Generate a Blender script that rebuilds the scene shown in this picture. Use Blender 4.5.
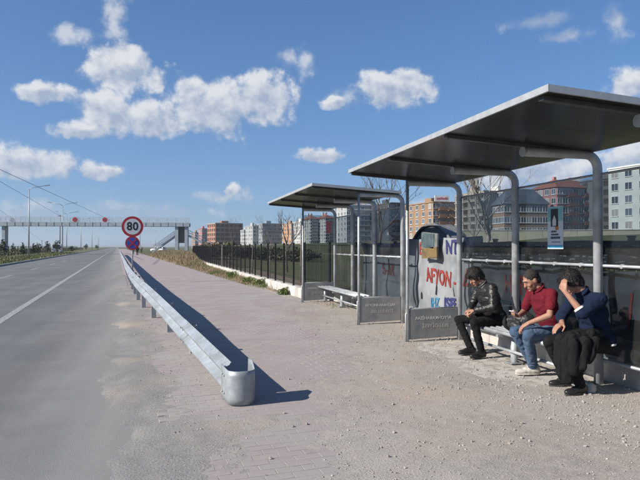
import bpy, bmesh, math, random
import numpy as np
from mathutils import Vector, Matrix, Quaternion, noise as mnoise

random.seed(7); rng = np.random.default_rng(7)
for o in list(bpy.data.objects): bpy.data.objects.remove(o)
scene = bpy.context.scene
COL = scene.collection
R = math.radians

# ------------------------------------------------------------------ camera
FPX, Y0, YAW, CAMH = 574.27, 246.6, R(14.69), 1.6
cam = bpy.data.cameras.new('camera'); camo = bpy.data.objects.new('camera', cam); COL.objects.link(camo)
cam.sensor_width = 36; cam.lens = FPX / 640 * 36; cam.clip_start = 0.05; cam.clip_end = 6000
camo.location = (0, 0, CAMH)
camo.rotation_euler = (R(90) + math.atan((Y0 - 240) / FPX), 0, -YAW)
scene.camera = camo

def pix(px, py=None, d=None, z=0.0):
    """pixel of the photograph to a world point: at depth d, or on the plane z"""
    if d is None: d = FPX * (CAMH - z) / (py - Y0)
    r = (px - 320) / FPX * d
    zz = CAMH + (Y0 - py) / FPX * d if py is not None else z
    return Vector((r * math.cos(YAW) + d * math.sin(YAW), -r * math.sin(YAW) + d * math.cos(YAW), zz))

# ------------------------------------------------------------------ light
SUN_EL, SUN_OFF = R(30.5), R(8)         # shadows fall to +X, a little to +Y
sd = Vector((-math.cos(SUN_OFF) * math.cos(SUN_EL), -math.sin(SUN_OFF) * math.cos(SUN_EL), math.sin(SUN_EL)))
sun = bpy.data.lights.new('sun', 'SUN'); suno = bpy.data.objects.new('sun', sun); COL.objects.link(suno)
sun.energy = 5.0; sun.angle = R(0.5); sun.color = (1.0, 0.93, 0.83)
suno.rotation_euler = sd.to_track_quat('Z', 'Y').to_euler(); suno.location = (-20, -10, 30)

world = bpy.data.worlds.new('World'); scene.world = world; world.use_nodes = True
wt = world.node_tree; wt.nodes.clear(); wl = wt.links
def WN(t, **k):
    n = wt.nodes.new(t)
    for a, b in k.items(): setattr(n, a, b)
    return n
wout = WN('ShaderNodeOutputWorld'); wbg = WN('ShaderNodeBackground')
sky = WN('ShaderNodeTexSky', sky_type='NISHITA'); sky.sun_disc = False
sky.sun_elevation = SUN_EL; sky.sun_rotation = math.atan2(sd.x, sd.y)
sky.altitude = 1000; sky.air_density = 1.0; sky.dust_density = 0.25; sky.ozone_density = 4.0
def wm(op, a, b=None, c=None, clamp=False):
    n = WN('ShaderNodeMath', operation=op); n.use_clamp = clamp
    for i, v in enumerate((a, b, c)):
        if v is None: continue
        if isinstance(v, (int, float)): n.inputs[i].default_value = v
        else: wl.new(v, n.inputs[i])
    return n.outputs[0]
tc = WN('ShaderNodeTexCoord'); sep = WN('ShaderNodeSeparateXYZ'); wl.new(tc.outputs['Generated'], sep.inputs[0])
az = wm('ARCTAN2', sep.outputs[0], sep.outputs[1]); el = wm('ARCSINE', sep.outputs[2])
comb = WN('ShaderNodeCombineXYZ'); wl.new(az, comb.inputs[0]); wl.new(el, comb.inputs[1])
def wnoise(vec, scale, detail, rough=.55):
    n = WN('ShaderNodeTexNoise'); n.inputs['Scale'].default_value = scale; n.inputs['Detail'].default_value = detail
    n.inputs['Roughness'].default_value = rough; wl.new(vec, n.inputs['Vector']); return n
def wv(op, a, b):
    n = WN('ShaderNodeVectorMath', operation=op)
    for i, v in enumerate((a, b)):
        if isinstance(v, tuple): n.inputs[i].default_value = v
        elif v is not None: wl.new(v, n.inputs[i])
    return n
wn1 = wnoise(comb.outputs[0], 22, 4)
warp = wv('MULTIPLY', wv('SUBTRACT', wn1.outputs['Color'], (.5, .5, .5)).outputs[0], (.045, .03, 0))
pos = wv('ADD', comb.outputs[0], warp.outputs[0]).outputs[0]
CLOUDS = [(122, 70, 40, 22), (116, 58, 22, 14), (45, 93, 34, 10), (108, 112, 34, 20), (82, 130, 30, 9), (150, 119, 44, 19),
          (215, 106, 46, 25), (262, 97, 34, 22), (195, 92, 20, 14), (25, 162, 50, 17),
          (101, 170, 22, 9), (392, 88, 42, 16), (404, 77, 22, 11), (335, 102, 12, 5), (319, 157, 24, 7), (231, 191, 9, 8),
          (628, 86, 26, 15), (530, 168, 70, 24), (640, 160, 40, 22)]
THIN = [(305, 63, 12, 16), (114, 18, 14, 28), (106, 8, 10, 12), (80, 34, 15, 11), (618, 22, 15, 18), (290, 60, 14, 9), (565, 36, 30, 7), (365, 93, 30, 8), (640, 75, 30, 10), (345, 100, 24, 6), (430, 208, 70, 10), (150, 212, 80, 10), (20, 214, 60, 18), (70, 34, 26, 10), (60, 96, 40, 9), (225, 196, 40, 8), (540, 20, 40, 8)]
def blobs(lst, up, k):
    acc = None
    for cx, cy, hw, hh in lst:
        v = pix(cx, cy, 1.0) - Vector((0, 0, CAMH)); v.normalize()
        a_, e_ = math.atan2(v.x, v.y), math.asin(v.z); dd = math.cos(math.atan((cx - 320) / FPX)); sy = hh / FPX * dd * 1.25
        q = wv('MULTIPLY', wv('SUBTRACT', pos, (a_ - up * sy * .35, e_ + up * sy, 0)).outputs[0], (1 / (hw / FPX * dd * dd * 1.2), 1 / sy, 0)).outputs[0]
        ln = WN('ShaderNodeVectorMath', operation='LENGTH'); wl.new(q, ln.inputs[0])
        dns = wm('SUBTRACT', 1.0, ln.outputs['Value'])
        acc = dns if acc is None else wm('SMOOTH_MAX', acc, dns, .22)
    return acc
acc = blobs(CLOUDS, 0, 1); accu = blobs(CLOUDS, .42, 1); thin = blobs(THIN, 0, 1)
# the same kind of scattered cumulus over the rest of the sky
far = wnoise(comb.outputs[0], 3.1, 3); azr = wm('ABSOLUTE', wm('SUBTRACT', az, YAW))
outside = wm('MULTIPLY', wm('SUBTRACT', azr, .62), 6, clamp=True)
gen = wm('SUBTRACT', wm('MULTIPLY', wm('SUBTRACT', far.outputs[0], .60), 5), wm('SUBTRACT', 1.0, outside))
acc = wm('MAXIMUM', acc, gen)
fb = wnoise(comb.outputs[0], 26, 8, .60)
fb2 = wnoise(wv('ADD', comb.outputs[0], (-.012, .014, 0)).outputs[0], 26, 8, .60)
nzd = wm('MULTIPLY', wm('SUBTRACT', fb.outputs[0], .54), 2.5)
dens = wm('ADD', wm('MULTIPLY', acc, 1.5), nzd)
mr = WN('ShaderNodeMapRange', interpolation_type='SMOOTHERSTEP'); wl.new(dens, mr.inputs[0]); mr.inputs[1].default_value = -.16; mr.inputs[2].default_value = .66
mt = WN('ShaderNodeMapRange', interpolation_type='SMOOTHERSTEP'); wl.new(wm('ADD', wm('MULTIPLY', thin, 1.1), nzd), mt.inputs[0]); mt.inputs[1].default_value = -.15; mt.inputs[2].default_value = 1.15; mt.inputs[4].default_value = .72
cover = wm('MAXIMUM', mr.outputs[0], mt.outputs[0])
lit = wm('ADD', wm('ADD', .60, wm('MULTIPLY', wm('SUBTRACT', accu, acc), .95)), wm('MULTIPLY', wm('SUBTRACT', fb.outputs[0], fb2.outputs[0]), 2.4), clamp=True)
cc = WN('ShaderNodeMix', data_type='RGBA'); wl.new(lit, cc.inputs['Factor'])
cc.inputs['A'].default_value = (3.0, 3.6, 4.7, 1); cc.inputs['B'].default_value = (6.2, 6.3, 6.5, 1)
mix = WN('ShaderNodeMix', data_type='RGBA')
wl.new(wm('MULTIPLY', cover, .93), mix.inputs['Factor'])
gmn = WN('ShaderNodeGamma'); gmn.inputs[1].default_value = .70; wl.new(sky.outputs[0], gmn.inputs[0]); skm = wv('MULTIPLY', gmn.outputs[0], (.70, 1.11, 1.56)); skc = WN('ShaderNodeMix', data_type='RGBA')
wl.new(wm('MULTIPLY', wm('POWER', 2.718, wm('MULTIPLY', wm('MAXIMUM', el, 0.0), -9.0)), .55), skc.inputs['Factor']); wl.new(skm.outputs[0], skc.inputs['A']); skc.inputs['B'].default_value = (2.65, 3.3, 4.35, 1)
wl.new(skc.outputs['Result'], mix.inputs['A']); wl.new(cc.outputs['Result'], mix.inputs['B'])
wl.new(mix.outputs['Result'], wbg.inputs[0]); wbg.inputs[1].default_value = 0.086
wl.new(wbg.outputs[0], wout.inputs[0])
vs = scene.view_settings; vs.view_transform = 'Standard'; vs.look = 'None'; vs.exposure = 0.58; vs.gamma = 1; vs.use_curve_mapping = False

# ------------------------------------------------------------------ materials
MATS = {}
def mat(name, c1, c2=None, rough=.8, metal=0, scale=8, detail=5, bump=0, bscale=None, spec=.5, contrast=(.35, .65), stretch=None, c3=None, s3=.6):
    if name in MATS: return MATS[name]
    m = bpy.data.materials.new(name); m.use_nodes = True; t = m.node_tree; b = t.nodes['Principled BSDF']
    b.inputs['Roughness'].default_value = rough; b.inputs['Metallic'].default_value = metal; b.inputs['Specular IOR Level'].default_value = spec
    b.inputs['Base Color'].default_value = (*c1, 1)
    L = t.links
    co = t.nodes.new('ShaderNodeTexCoord'); vec = co.outputs['Object']
    if stretch:
        mp = t.nodes.new('ShaderNodeMapping'); mp.inputs['Scale'].default_value = stretch; L.new(vec, mp.inputs[0]); vec = mp.outputs[0]
    def nz(s, d=detail):
        n = t.nodes.new('ShaderNodeTexNoise'); n.inputs['Scale'].default_value = s; n.inputs['Detail'].default_value = d
        n.inputs['Roughness'].default_value = .62; L.new(vec, n.inputs['Vector']); return n
    if c2:
        n = nz(scale); rp = t.nodes.new('ShaderNodeValToRGB'); L.new(n.outputs[0], rp.inputs[0])
        rp.color_ramp.elements[0].position = contrast[0]; rp.color_ramp.elements[1].position = contrast[1]
        rp.color_ramp.elements[0].color = (*c1, 1); rp.color_ramp.elements[1].color = (*c2, 1)
        out = rp.outputs[0]
        if c3:
            n3 = nz(s3, 6); r3 = t.nodes.new('ShaderNodeValToRGB'); L.new(n3.outputs[0], r3.inputs[0])
            r3.color_ramp.elements[0].position = .42; r3.color_ramp.elements[1].position = .66
            mx = t.nodes.new('ShaderNodeMix'); mx.data_type = 'RGBA'; L.new(r3.outputs[0], mx.inputs['Factor'])
            L.new(out, mx.inputs['A']); mx.inputs['B'].default_value = (*c3, 1); out = mx.outputs['Result']
        L.new(out, b.inputs['Base Color'])
    if bump:
        n = nz(bscale or scale * 4); bp = t.nodes.new('ShaderNodeBump'); bp.inputs['Strength'].default_value = bump
        bp.inputs['Distance'].default_value = .01; L.new(n.outputs[0], bp.inputs['Height']); L.new(bp.outputs[0], b.inputs['Normal'])
    MATS[name] = m; return m

def glass_mat(name, tint, refl=.10):
    m = bpy.data.materials.new(name); m.use_nodes = True; t = m.node_tree; t.nodes.clear(); L = t.links
    o = t.nodes.new('ShaderNodeOutputMaterial'); tr = t.nodes.new('ShaderNodeBsdfTransparent'); gl = t.nodes.new('ShaderNodeBsdfGlossy')
    df = t.nodes.new('ShaderNodeBsdfDiffuse'); df.inputs[0].default_value = (.30, .29, .27, 1)
    tr.inputs[0].default_value = (*tint, 1); gl.inputs['Roughness'].default_value = .02; gl.inputs['Color'].default_value = (.9, .95, 1, 1)
    lw = t.nodes.new('ShaderNodeLayerWeight'); lw.inputs[0].default_value = .5; pw = t.nodes.new('ShaderNodeMath'); pw.operation = 'POWER'; L.new(lw.outputs['Facing'], pw.inputs[0]); pw.inputs[1].default_value = 4; fr = t.nodes.new('ShaderNodeMath'); fr.operation = 'MULTIPLY_ADD'; L.new(pw.outputs[0], fr.inputs[0]); fr.inputs[1].default_value = .13; fr.inputs[2].default_value = .03
    co = t.nodes.new('ShaderNodeTexCoord'); n = t.nodes.new('ShaderNodeTexNoise'); n.inputs['Scale'].default_value = 2.2; n.inputs['Detail'].default_value = 6
    L.new(co.outputs['Object'], n.inputs['Vector'])
    r = t.nodes.new('ShaderNodeMapRange'); L.new(n.outputs[0], r.inputs[0]); r.inputs[1].default_value = .4; r.inputs[2].default_value = .8; r.inputs[3].default_value = 0.015; r.inputs[4].default_value = .07
    m1 = t.nodes.new('ShaderNodeMixShader'); L.new(r.outputs[0], m1.inputs[0]); L.new(tr.outputs[0], m1.inputs[1]); L.new(df.outputs[0], m1.inputs[2])
    m2 = t.nodes.new('ShaderNodeMixShader'); L.new(fr.outputs[0], m2.inputs[0]); L.new(m1.outputs[0], m2.inputs[1]); L.new(gl.outputs[0], m2.inputs[2])
    L.new(m2.outputs[0], o.inputs[0]); MATS[name] = m; return m

M_GLASS = glass_mat('tinted_glass', (.66, .70, .73))
M_GALV = mat('galvanised', (.30, .335, .36), (.41, .445, .47), rough=.50, metal=.40, scale=14, bump=.15, c3=(.26, .275, .28), s3=2.5)
M_ZINC = mat('galvanised_post', (.28, .30, .32), (.38, .40, .42), rough=.55, metal=.5, scale=20)
M_TUBE = mat('grey_painted_tube', (.37, .395, .42), (.45, .475, .50), rough=.42, metal=.2, scale=9, bump=.05, c3=(.26, .265, .27), s3=3)
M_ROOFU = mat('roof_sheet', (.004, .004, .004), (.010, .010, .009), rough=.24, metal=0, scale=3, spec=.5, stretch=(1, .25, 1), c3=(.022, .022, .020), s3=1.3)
M_RIB = mat('roof_rib_grey', (.055, .055, .056), (.085, .085, .086), rough=.5, metal=.2, scale=8)
M_FASC = mat('roof_fascia', (.34, .36, .37), (.43, .44, .45), rough=.5, metal=.3, scale=12)
M_PANEL = mat('grey_panel', (.17, .18, .19), (.23, .24, .25), rough=.6, metal=.15, scale=7, bump=.06, c3=(.28, .27, .26), s3=4)
M_WORNW = mat('worn_white_lettering', (.62, .60, .57), (.40, .38, .36), rough=.8, scale=40)
M_TANL = mat('tan_lettering', (.42, .38, .33), (.30, .28, .25), rough=.8, scale=30)
M_ASPH = mat('asphalt', (.098, .104, .106), (.192, .199, .201), rough=.9, scale=110, detail=4, bump=.6, bscale=180, spec=.25, contrast=(.36, .66), c3=(.182, .184, .182), s3=.35)
M_LINE = mat('road_paint', (.33, .335, .33), (.19, .195, .195), rough=.85, scale=14, contrast=(.42, .66))
M_BRICK = [mat('paver_%d' % i, c, tuple(x * .86 for x in c), rough=.9, scale=45, bump=.4, bscale=160, spec=.25, c3=(.355, .325, .308), s3=1.1) for i, c in enumerate([(.350, .284, .280), (.328, .270, .268), (.366, .297, .291), (.338, .282, .278)])]
def brick_dust(m):
    t = m.node_tree; L = t.links; b = t.nodes['Principled BSDF']; src = b.inputs['Base Color'].links[0].from_socket
    ge = t.nodes.new('ShaderNodeNewGeometry'); n = t.nodes.new('ShaderNodeTexNoise'); n.inputs['Scale'].default_value = 1.1; n.inputs['Detail'].default_value = 9; n.inputs['Roughness'].default_value = .68; L.new(ge.outputs['Position'], n.inputs['Vector'])
    mr_ = t.nodes.new('ShaderNodeMapRange'); mr_.interpolation_type = 'SMOOTHSTEP'; L.new(n.outputs[0], mr_.inputs[0]); mr_.inputs[1].default_value = .36; mr_.inputs[2].default_value = .62; mr_.inputs[3].default_value = .12; mr_.inputs[4].default_value = .9
    # thicker dust towards the stop, where people walk in from the gravel
    sp = t.nodes.new('ShaderNodeSeparateXYZ'); L.new(ge.outputs['Position'], sp.inputs[0]); m2 = t.nodes.new('ShaderNodeMapRange'); L.new(sp.outputs[1], m2.inputs[0]); m2.inputs[1].default_value = 5; m2.inputs[2].default_value = 14; m2.inputs[3].default_value = .9; m2.inputs[4].default_value = .2
    mu = t.nodes.new('ShaderNodeMath'); mu.operation = 'MULTIPLY'; L.new(mr_.outputs[0], mu.inputs[0]); L.new(m2.outputs[0], mu.inputs[1])
    mx = t.nodes.new('ShaderNodeMix'); mx.data_type = 'RGBA'; L.new(mu.outputs[0], mx.inputs['Factor']); L.new(src, mx.inputs['A']); mx.inputs['B'].default_value = (.345, .318, .295, 1); L.new(mx.outputs['Result'], b.inputs['Base Color'])
for m_ in M_BRICK: brick_dust(m_)
M_DUST = mat('dust', (.375, .338, .302), (.290, .263, .237), rough=.95, scale=9, detail=9, bump=.8, bscale=55, spec=.15, c3=(.385, .350, .318), s3=.9)
M_STONE = [mat('gravel_%d' % i, c, tuple(x * .7 for x in c), rough=.9, scale=60, spec=.2) for i, c in enumerate([(.40, .36, .32), (.30, .275, .25), (.43, .40, .37)])]
M_CONC = mat('concrete', (.46, .43, .39), (.33, .31, .285), rough=.9, scale=8, detail=8, bump=.5, bscale=40, c3=(.50, .47, .43), s3=1.2)
M_KERB = mat('kerb_concrete', (.34, .33, .31), (.24, .235, .22), rough=.9, scale=6, bump=.3)
M_PLINTH = mat('plinth_plaster', (.62, .60, .56), (.44, .42, .39), rough=.9, scale=5, detail=8, bump=.5, bscale=30, c3=(.34, .31, .28), s3=1.5)
M_IRON = mat('black_iron', (.012, .012, .013), (.022, .021, .02), rough=.6, metal=.2, scale=20)
M_FIELD = mat('field', (.068, .095, .032), (.105, .108, .05), rough=1, scale=.35, detail=9, spec=.1, c3=(.14, .12, .075), s3=.05, bump=.5, bscale=8)
M_BANK = mat('bank_soil', (.27, .215, .145), (.19, .155, .105), rough=1, scale=2.2, detail=9, spec=.1, bump=.8, bscale=20)
M_VERGE = mat('verge_soil', (.10, .12, .045), (.17, .155, .08), rough=1, scale=.8, detail=8, spec=.1)
M_DRY = mat('dry_grass', (.32, .255, .16), (.23, .18, .11), rough=.9, scale=3, spec=.15)
M_GREEN = mat('green_blade', (.075, .12, .03), (.13, .16, .05), rough=.8, scale=3, spec=.2)
M_BARK = mat('bark', (.10, .078, .06), (.17, .14, .115), rough=.95, scale=14, bump=.4)
M_PALEBARK = mat('pale_bark', (.30, .27, .23), (.19, .165, .14), rough=.95, scale=14)
M_LEAFD = mat('dark_leaf', (.022, .038, .017), (.05, .068, .028), rough=.7, scale=5, spec=.3)
M_LEAFO = mat('olive_leaf', (.075, .088, .038), (.13, .125, .06), rough=.7, scale=5, spec=.25)
M_LEAFB = mat('brown_twig', (.16, .12, .08), (.24, .19, .13), rough=.9, scale=5, spec=.15)
M_WHITE = mat('white_paint', (.76, .76, .74), (.68, .68, .66), rough=.5, scale=12)
M_RED = mat('sign_red', (.46, .025, .035), (.40, .022, .03), rough=.45, scale=20)
M_BLUE = mat('sign_blue', (.035, .075, .40), (.03, .065, .35), rough=.45, scale=20)
M_SIGNW = mat('sign_white', (.68, .69, .69), (.60, .61, .61), rough=.5, scale=10)
M_BLACK = mat('black_paint', (.012, .012, .012), rough=.5)

def dust_asphalt():
    t = M_ASPH.node_tree; L = t.links; b = t.nodes['Principled BSDF']; src = b.inputs['Base Color'].links[0].from_socket
    co = t.nodes.new('ShaderNodeTexCoord'); dp = t.nodes.new('ShaderNodeVectorMath'); dp.operation = 'DOT_PRODUCT'; L.new(co.outputs['Object'], dp.inputs[0]); dp.inputs[1].default_value = (math.cos(R(4.7)), math.sin(R(4.7)), 0)
    n = t.nodes.new('ShaderNodeTexNoise'); n.inputs['Scale'].default_value = 1.3; n.inputs['Detail'].default_value = 8; n.inputs['Roughness'].default_value = .65; L.new(co.outputs['Object'], n.inputs['Vector'])
    ad = t.nodes.new('ShaderNodeMath'); ad.operation = 'MULTIPLY_ADD'; L.new(n.outputs[0], ad.inputs[0]); ad.inputs[1].default_value = 1.5; L.new(dp.outputs['Value'], ad.inputs[2])
    mr_ = t.nodes.new('ShaderNodeMapRange'); mr_.interpolation_type = 'SMOOTHSTEP'; L.new(ad.outputs[0], mr_.inputs[0]); mr_.inputs[1].default_value = -.9; mr_.inputs[2].default_value = .75; mr_.inputs[4].default_value = .95
    mx = t.nodes.new('ShaderNodeMix'); mx.data_type = 'RGBA'; L.new(mr_.outputs[0], mx.inputs['Factor']); L.new(src, mx.inputs['A']); mx.inputs['B'].default_value = (.262, .254, .243, 1)
    # long faint wear streaks in the driving direction
    mp = t.nodes.new('ShaderNodeMapping'); mp.inputs['Rotation'].default_value = (0, 0, -R(4.7)); mp.inputs['Scale'].default_value = (1.1, .035, 1); L.new(co.outputs['Object'], mp.inputs[0])
    n2 = t.nodes.new('ShaderNodeTexNoise'); n2.inputs['Scale'].default_value = 1.4; n2.inputs['Detail'].default_value = 6; L.new(mp.outputs[0], n2.inputs['Vector'])
    hv = t.nodes.new('ShaderNodeHueSaturation'); L.new(mx.outputs['Result'], hv.inputs['Color'])
    m3 = t.nodes.new('ShaderNodeMapRange'); L.new(n2.outputs[0], m3.inputs[0]); m3.inputs[1].default_value = .3; m3.inputs[2].default_value = .7; m3.inputs[3].default_value = .86; m3.inputs[4].default_value = 1.12; L.new(m3.outputs[0], hv.inputs['Value'])
    L.new(hv.outputs[0], b.inputs['Base Color'])
dust_asphalt()
def fade_dust():
    t = M_DUST.node_tree; L = t.links; b = t.nodes['Principled BSDF']; src = b.inputs['Base Color'].links[0].from_socket
    co = t.nodes.new('ShaderNodeTexCoord'); dp = t.nodes.new('ShaderNodeVectorMath'); dp.operation = 'DOT_PRODUCT'; L.new(co.outputs['Object'], dp.inputs[0]); dp.inputs[1].default_value = (math.cos(R(4.7)), math.sin(R(4.7)), 0)
    n = t.nodes.new('ShaderNodeTexNoise'); n.inputs['Scale'].default_value = 1.3; n.inputs['Detail'].default_value = 8; n.inputs['Roughness'].default_value = .65; L.new(co.outputs['Object'], n.inputs['Vector'])
    ad = t.nodes.new('ShaderNodeMath'); ad.operation = 'MULTIPLY_ADD'; L.new(n.outputs[0], ad.inputs[0]); ad.inputs[1].default_value = 1.2; L.new(dp.outputs['Value'], ad.inputs[2])
    mr_ = t.nodes.new('ShaderNodeMapRange'); mr_.interpolation_type = 'SMOOTHSTEP'; L.new(ad.outputs[0], mr_.inputs[0]); mr_.inputs[1].default_value = .25; mr_.inputs[2].default_value = 2.1
    mx = t.nodes.new('ShaderNodeMix'); mx.data_type = 'RGBA'; L.new(mr_.outputs[0], mx.inputs['Factor']); mx.inputs['A'].default_value = (.225, .222, .215, 1); L.new(src, mx.inputs['B'])
    # tan sand patches
    n2 = t.nodes.new('ShaderNodeTexNoise'); n2.inputs['Scale'].default_value = .55; n2.inputs['Detail'].default_value = 7; L.new(co.outputs['Object'], n2.inputs['Vector'])
    m2 = t.nodes.new('ShaderNodeMapRange'); L.new(n2.outputs[0], m2.inputs[0]); m2.inputs[1].default_value = .52; m2.inputs[2].default_value = .68; m2.inputs[4].default_value = .8
    mx2 = t.nodes.new('ShaderNodeMix'); mx2.data_type = 'RGBA'; L.new(m2.outputs[0], mx2.inputs['Factor']); L.new(mx.outputs['Result'], mx2.inputs['A']); mx2.inputs['B'].default_value = (.40, .335, .275, 1)
    # dark and pale grit
    n3 = t.nodes.new('ShaderNodeTexNoise'); n3.inputs['Scale'].default_value = 95; n3.inputs['Detail'].default_value = 3; L.new(co.outputs['Object'], n3.inputs['Vector'])
    m3 = t.nodes.new('ShaderNodeMapRange'); L.new(n3.outputs[0], m3.inputs[0]); m3.inputs[1].default_value = .32; m3.inputs[2].default_value = .68; m3.inputs[3].default_value = .76; m3.inputs[4].default_value = 1.2
    hv = t.nodes.new('ShaderNodeHueSaturation'); L.new(mx2.outputs['Result'], hv.inputs['Color']); L.new(m3.outputs[0], hv.inputs['Value']); L.new(hv.outputs[0], b.inputs['Base Color'])
fade_dust()

# ------------------------------------------------------------------ helpers
class MB:
    def __init__(s): s.v = []; s.f = []; s.mi = []; s.sm = []
    def add(s, vs, fs, mi=0, smooth=False):
        o = len(s.v); s.v += [tuple(p) for p in vs]; s.f += [tuple(i + o for i in f) for f in fs]
        s.mi += [mi] * len(fs); s.sm += [smooth] * len(fs); return s
    def box(s, c, size, rz=0, mi=0, M=None):
        x, y, z = [a / 2 for a in size]; c = Vector(c); rot = Matrix.Rotation(rz, 3, 'Z') if M is None else M
        vs = [c + rot @ Vector((sx * x, sy * y, sz * z)) for sz in (-1, 1) for sx, sy in ((-1, -1), (1, -1), (1, 1), (-1, 1))]
        return s.add(vs, [(3, 2, 1, 0), (4, 5, 6, 7), (0, 1, 5, 4), (1, 2, 6, 5), (2, 3, 7, 6), (3, 0, 4, 7)], mi)
    def bbox(s, a, b, mi=0):
        return s.box([(p + q) / 2 for p, q in zip(a, b)], [abs(q - p) for p, q in zip(a, b)], 0, mi)
    def tube(s, pts, r, n=10, mi=0, cap=True):
        pts = [Vector(p) for p in pts]; rs = r if isinstance(r, (list, tuple)) else [r] * len(pts)
        rings = []; ref = None; vs = []
        for i, p in enumerate(pts):
            t = (pts[min(i + 1, len(pts) - 1)] - pts[max(i - 1, 0)]).normalized()
            if ref is None: ref = t.orthogonal().normalized()
            ref = (ref - t * ref.dot(t)).normalized(); b = t.cross(ref)
            vs += [p + (ref * math.cos(2 * math.pi * k / n) + b * math.sin(2 * math.pi * k / n)) * rs[i] for k in range(n)]
        fs = [(i * n + k, i * n + (k + 1) % n, (i + 1) * n + (k + 1) % n, (i + 1) * n + k) for i in range(len(pts) - 1) for k in range(n)]
        s.add(vs, fs, mi, True)
        if cap:
            o = len(s.v) - len(vs)
            s.f += [tuple(o + k for k in reversed(range(n))), tuple(o + (len(pts) - 1) * n + k for k in range(n))]; s.mi += [mi, mi]; s.sm += [False, False]
        return s
    def prism(s, poly, axis_vec, mi=0):
        n = len(poly); a = Vector(axis_vec); vs = [Vector(p) for p in poly] + [Vector(p) + a for p in poly]
        fs = [tuple(reversed(range(n))), tuple(range(n, 2 * n))] + [(k, (k + 1) % n, n + (k + 1) % n, n + k) for k in range(n)]
        return s.add(vs, fs, mi)
    def mesh(s, name, mats):
        me = bpy.data.meshes.new(name); me.from_pydata(s.v, [], s.f)
        for m in (mats if isinstance(mats, (list, tuple)) else [mats]): me.materials.append(m)
        me.polygons.foreach_set('material_index', s.mi); me.polygons.foreach_set('use_smooth', s.sm); me.update(); return me
    def build(s, name, mats, parent=None, bevel=0):
        o = bpy.data.objects.new(name, s.mesh(name, mats)); COL.objects.link(o); o.parent = parent
        if bevel:
            b = o.modifiers.new('bevel', 'BEVEL'); b.width = bevel; b.segments = 2; b.limit_method = 'ANGLE'
        return o

def tag(o, label, cat, group=None):
    o['label'] = label; o['category'] = cat
    if group: o['group'] = group
    return o
def thing(name, label, cat, loc=(0, 0, 0), rz=0, group=None):
    o = bpy.data.objects.new(name, None); COL.objects.link(o); o.location = loc; o.rotation_euler = (0, 0, rz)
    o.empty_display_size = .1
    return tag(o, label, cat, group)
def link(name, me, parent=None, loc=(0, 0, 0), rot=None):
    o = bpy.data.objects.new(name, me); COL.objects.link(o); o.parent = parent; o.location = loc
    if rot is not None: o.rotation_euler = rot
    return o
def copy_tree(o, parent=None):
    c = o.copy(); COL.objects.link(c); c.parent = parent
    for ch in o.children: copy_tree(ch, c)
    return c
def structure(o): o['kind'] = 'structure'; return o
def stuff(o): o['kind'] = 'stuff'; return o
def raw(name, V, F, mats, parent=None, mi=None):
    me = bpy.data.meshes.new(name); V = np.asarray(V, dtype=np.float32); F = np.asarray(F, dtype=np.int32)
    nf, k = F.shape; me.vertices.add(len(V)); me.vertices.foreach_set('co', V.ravel())
    me.loops.add(nf * k); me.loops.foreach_set('vertex_index', F.ravel())
    me.polygons.add(nf); me.polygons.foreach_set('loop_start', np.arange(nf, dtype=np.int32) * k); me.polygons.foreach_set('loop_total', np.full(nf, k, dtype=np.int32))
    for m in (mats if isinstance(mats, (list, tuple)) else [mats]): me.materials.append(m)
    if mi is not None: me.polygons.foreach_set('material_index', np.asarray(mi, dtype=np.int32))
    me.polygons.foreach_set('use_smooth', np.zeros(nf, bool)); me.update(calc_edges=True); me.validate()
    o = bpy.data.objects.new(name, me); COL.objects.link(o); o.parent = parent; return o
def text(name, body, size, m, M, parent=None, extrude=.002, sx=1.0, bold=0.0, space=1.0):
    cu = bpy.data.curves.new(name, 'FONT'); cu.body = body; cu.size = size; cu.extrude = extrude; cu.align_x = 'CENTER'; cu.align_y = 'CENTER'
    cu.offset = bold; cu.resolution_u = 3; cu.space_character = space
    t = bpy.data.objects.new('tmp', cu); COL.objects.link(t)
    dg = bpy.context.evaluated_depsgraph_get(); me = bpy.data.meshes.new_from_object(t.evaluated_get(dg)); bpy.data.objects.remove(t)
    me.transform(M @ Matrix.Diagonal((sx, 1, 1, 1))); me.materials.clear(); me.materials.append(m)
    o = bpy.data.objects.new(name, me); COL.objects.link(o); o.parent = parent; return o
def frame(o, x, y):
    x = Vector(x).normalized(); y = Vector(y).normalized(); z = x.cross(y)
    m = Matrix((x, y, z)).transposed().to_4x4(); m.translation = Vector(o); return m
def ss(a, b, x):
    t = np.clip((x - a) / (b - a), 0, 1); return t * t * (3 - 2 * t)

RA = R(4.7); CA, SA = math.cos(RA), math.sin(RA)
def rd(w, t, z=0.0): return Vector((w * CA - t * SA, w * SA + t * CA, z))
def rw(x, y): return x * CA + y * SA

# ------------------------------------------------------------------ terrain, road, path
def terr(x, y):
    w = rw(x, y)
    z = -.06 + 2.7 * ss(14, 44, x) + 2.6 * ss(50, 120, x)
    z = z + ss(4.9, 6.6, w) * (1 - ss(9, 16, w)) * (.80 * ss(44, 66, y) * (1 - ss(100, 122, y)))
    z = z + .14 * ss(4.95, 5.6, w) * ss(17, 21, y) * (1 - ss(60, 70, y))
    return z
def lines(lo, hi, dense): return np.unique(np.concatenate([[-3500, -2000, -1200, -700, -400, -250, -160, -110], np.arange(-80, lo, 8), np.arange(lo, hi, dense), np.arange(hi, hi + 130, 5), [hi + 160, 300, 420, 600, 900, 1400, 2200, 3500]]))
gx = lines(-12, 24, .8); gy = lines(-6, 130, 1.6)
GX, GY = np.meshgrid(gx, gy, indexing='ij'); GZ = terr(GX, GY)
V = np.stack([GX.ravel(), GY.ravel(), GZ.ravel()], 1); ny = len(gy)
I = np.arange(len(gx) * ny).reshape(len(gx), ny); F = np.stack([I[:-1, :-1], I[1:, :-1], I[1:, 1:], I[:-1, 1:]], -1).reshape(-1, 4)
mw = rw(V[F[:, 0], 0], V[F[:, 0], 1]); yy = V[F[:, 0], 1]
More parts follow.
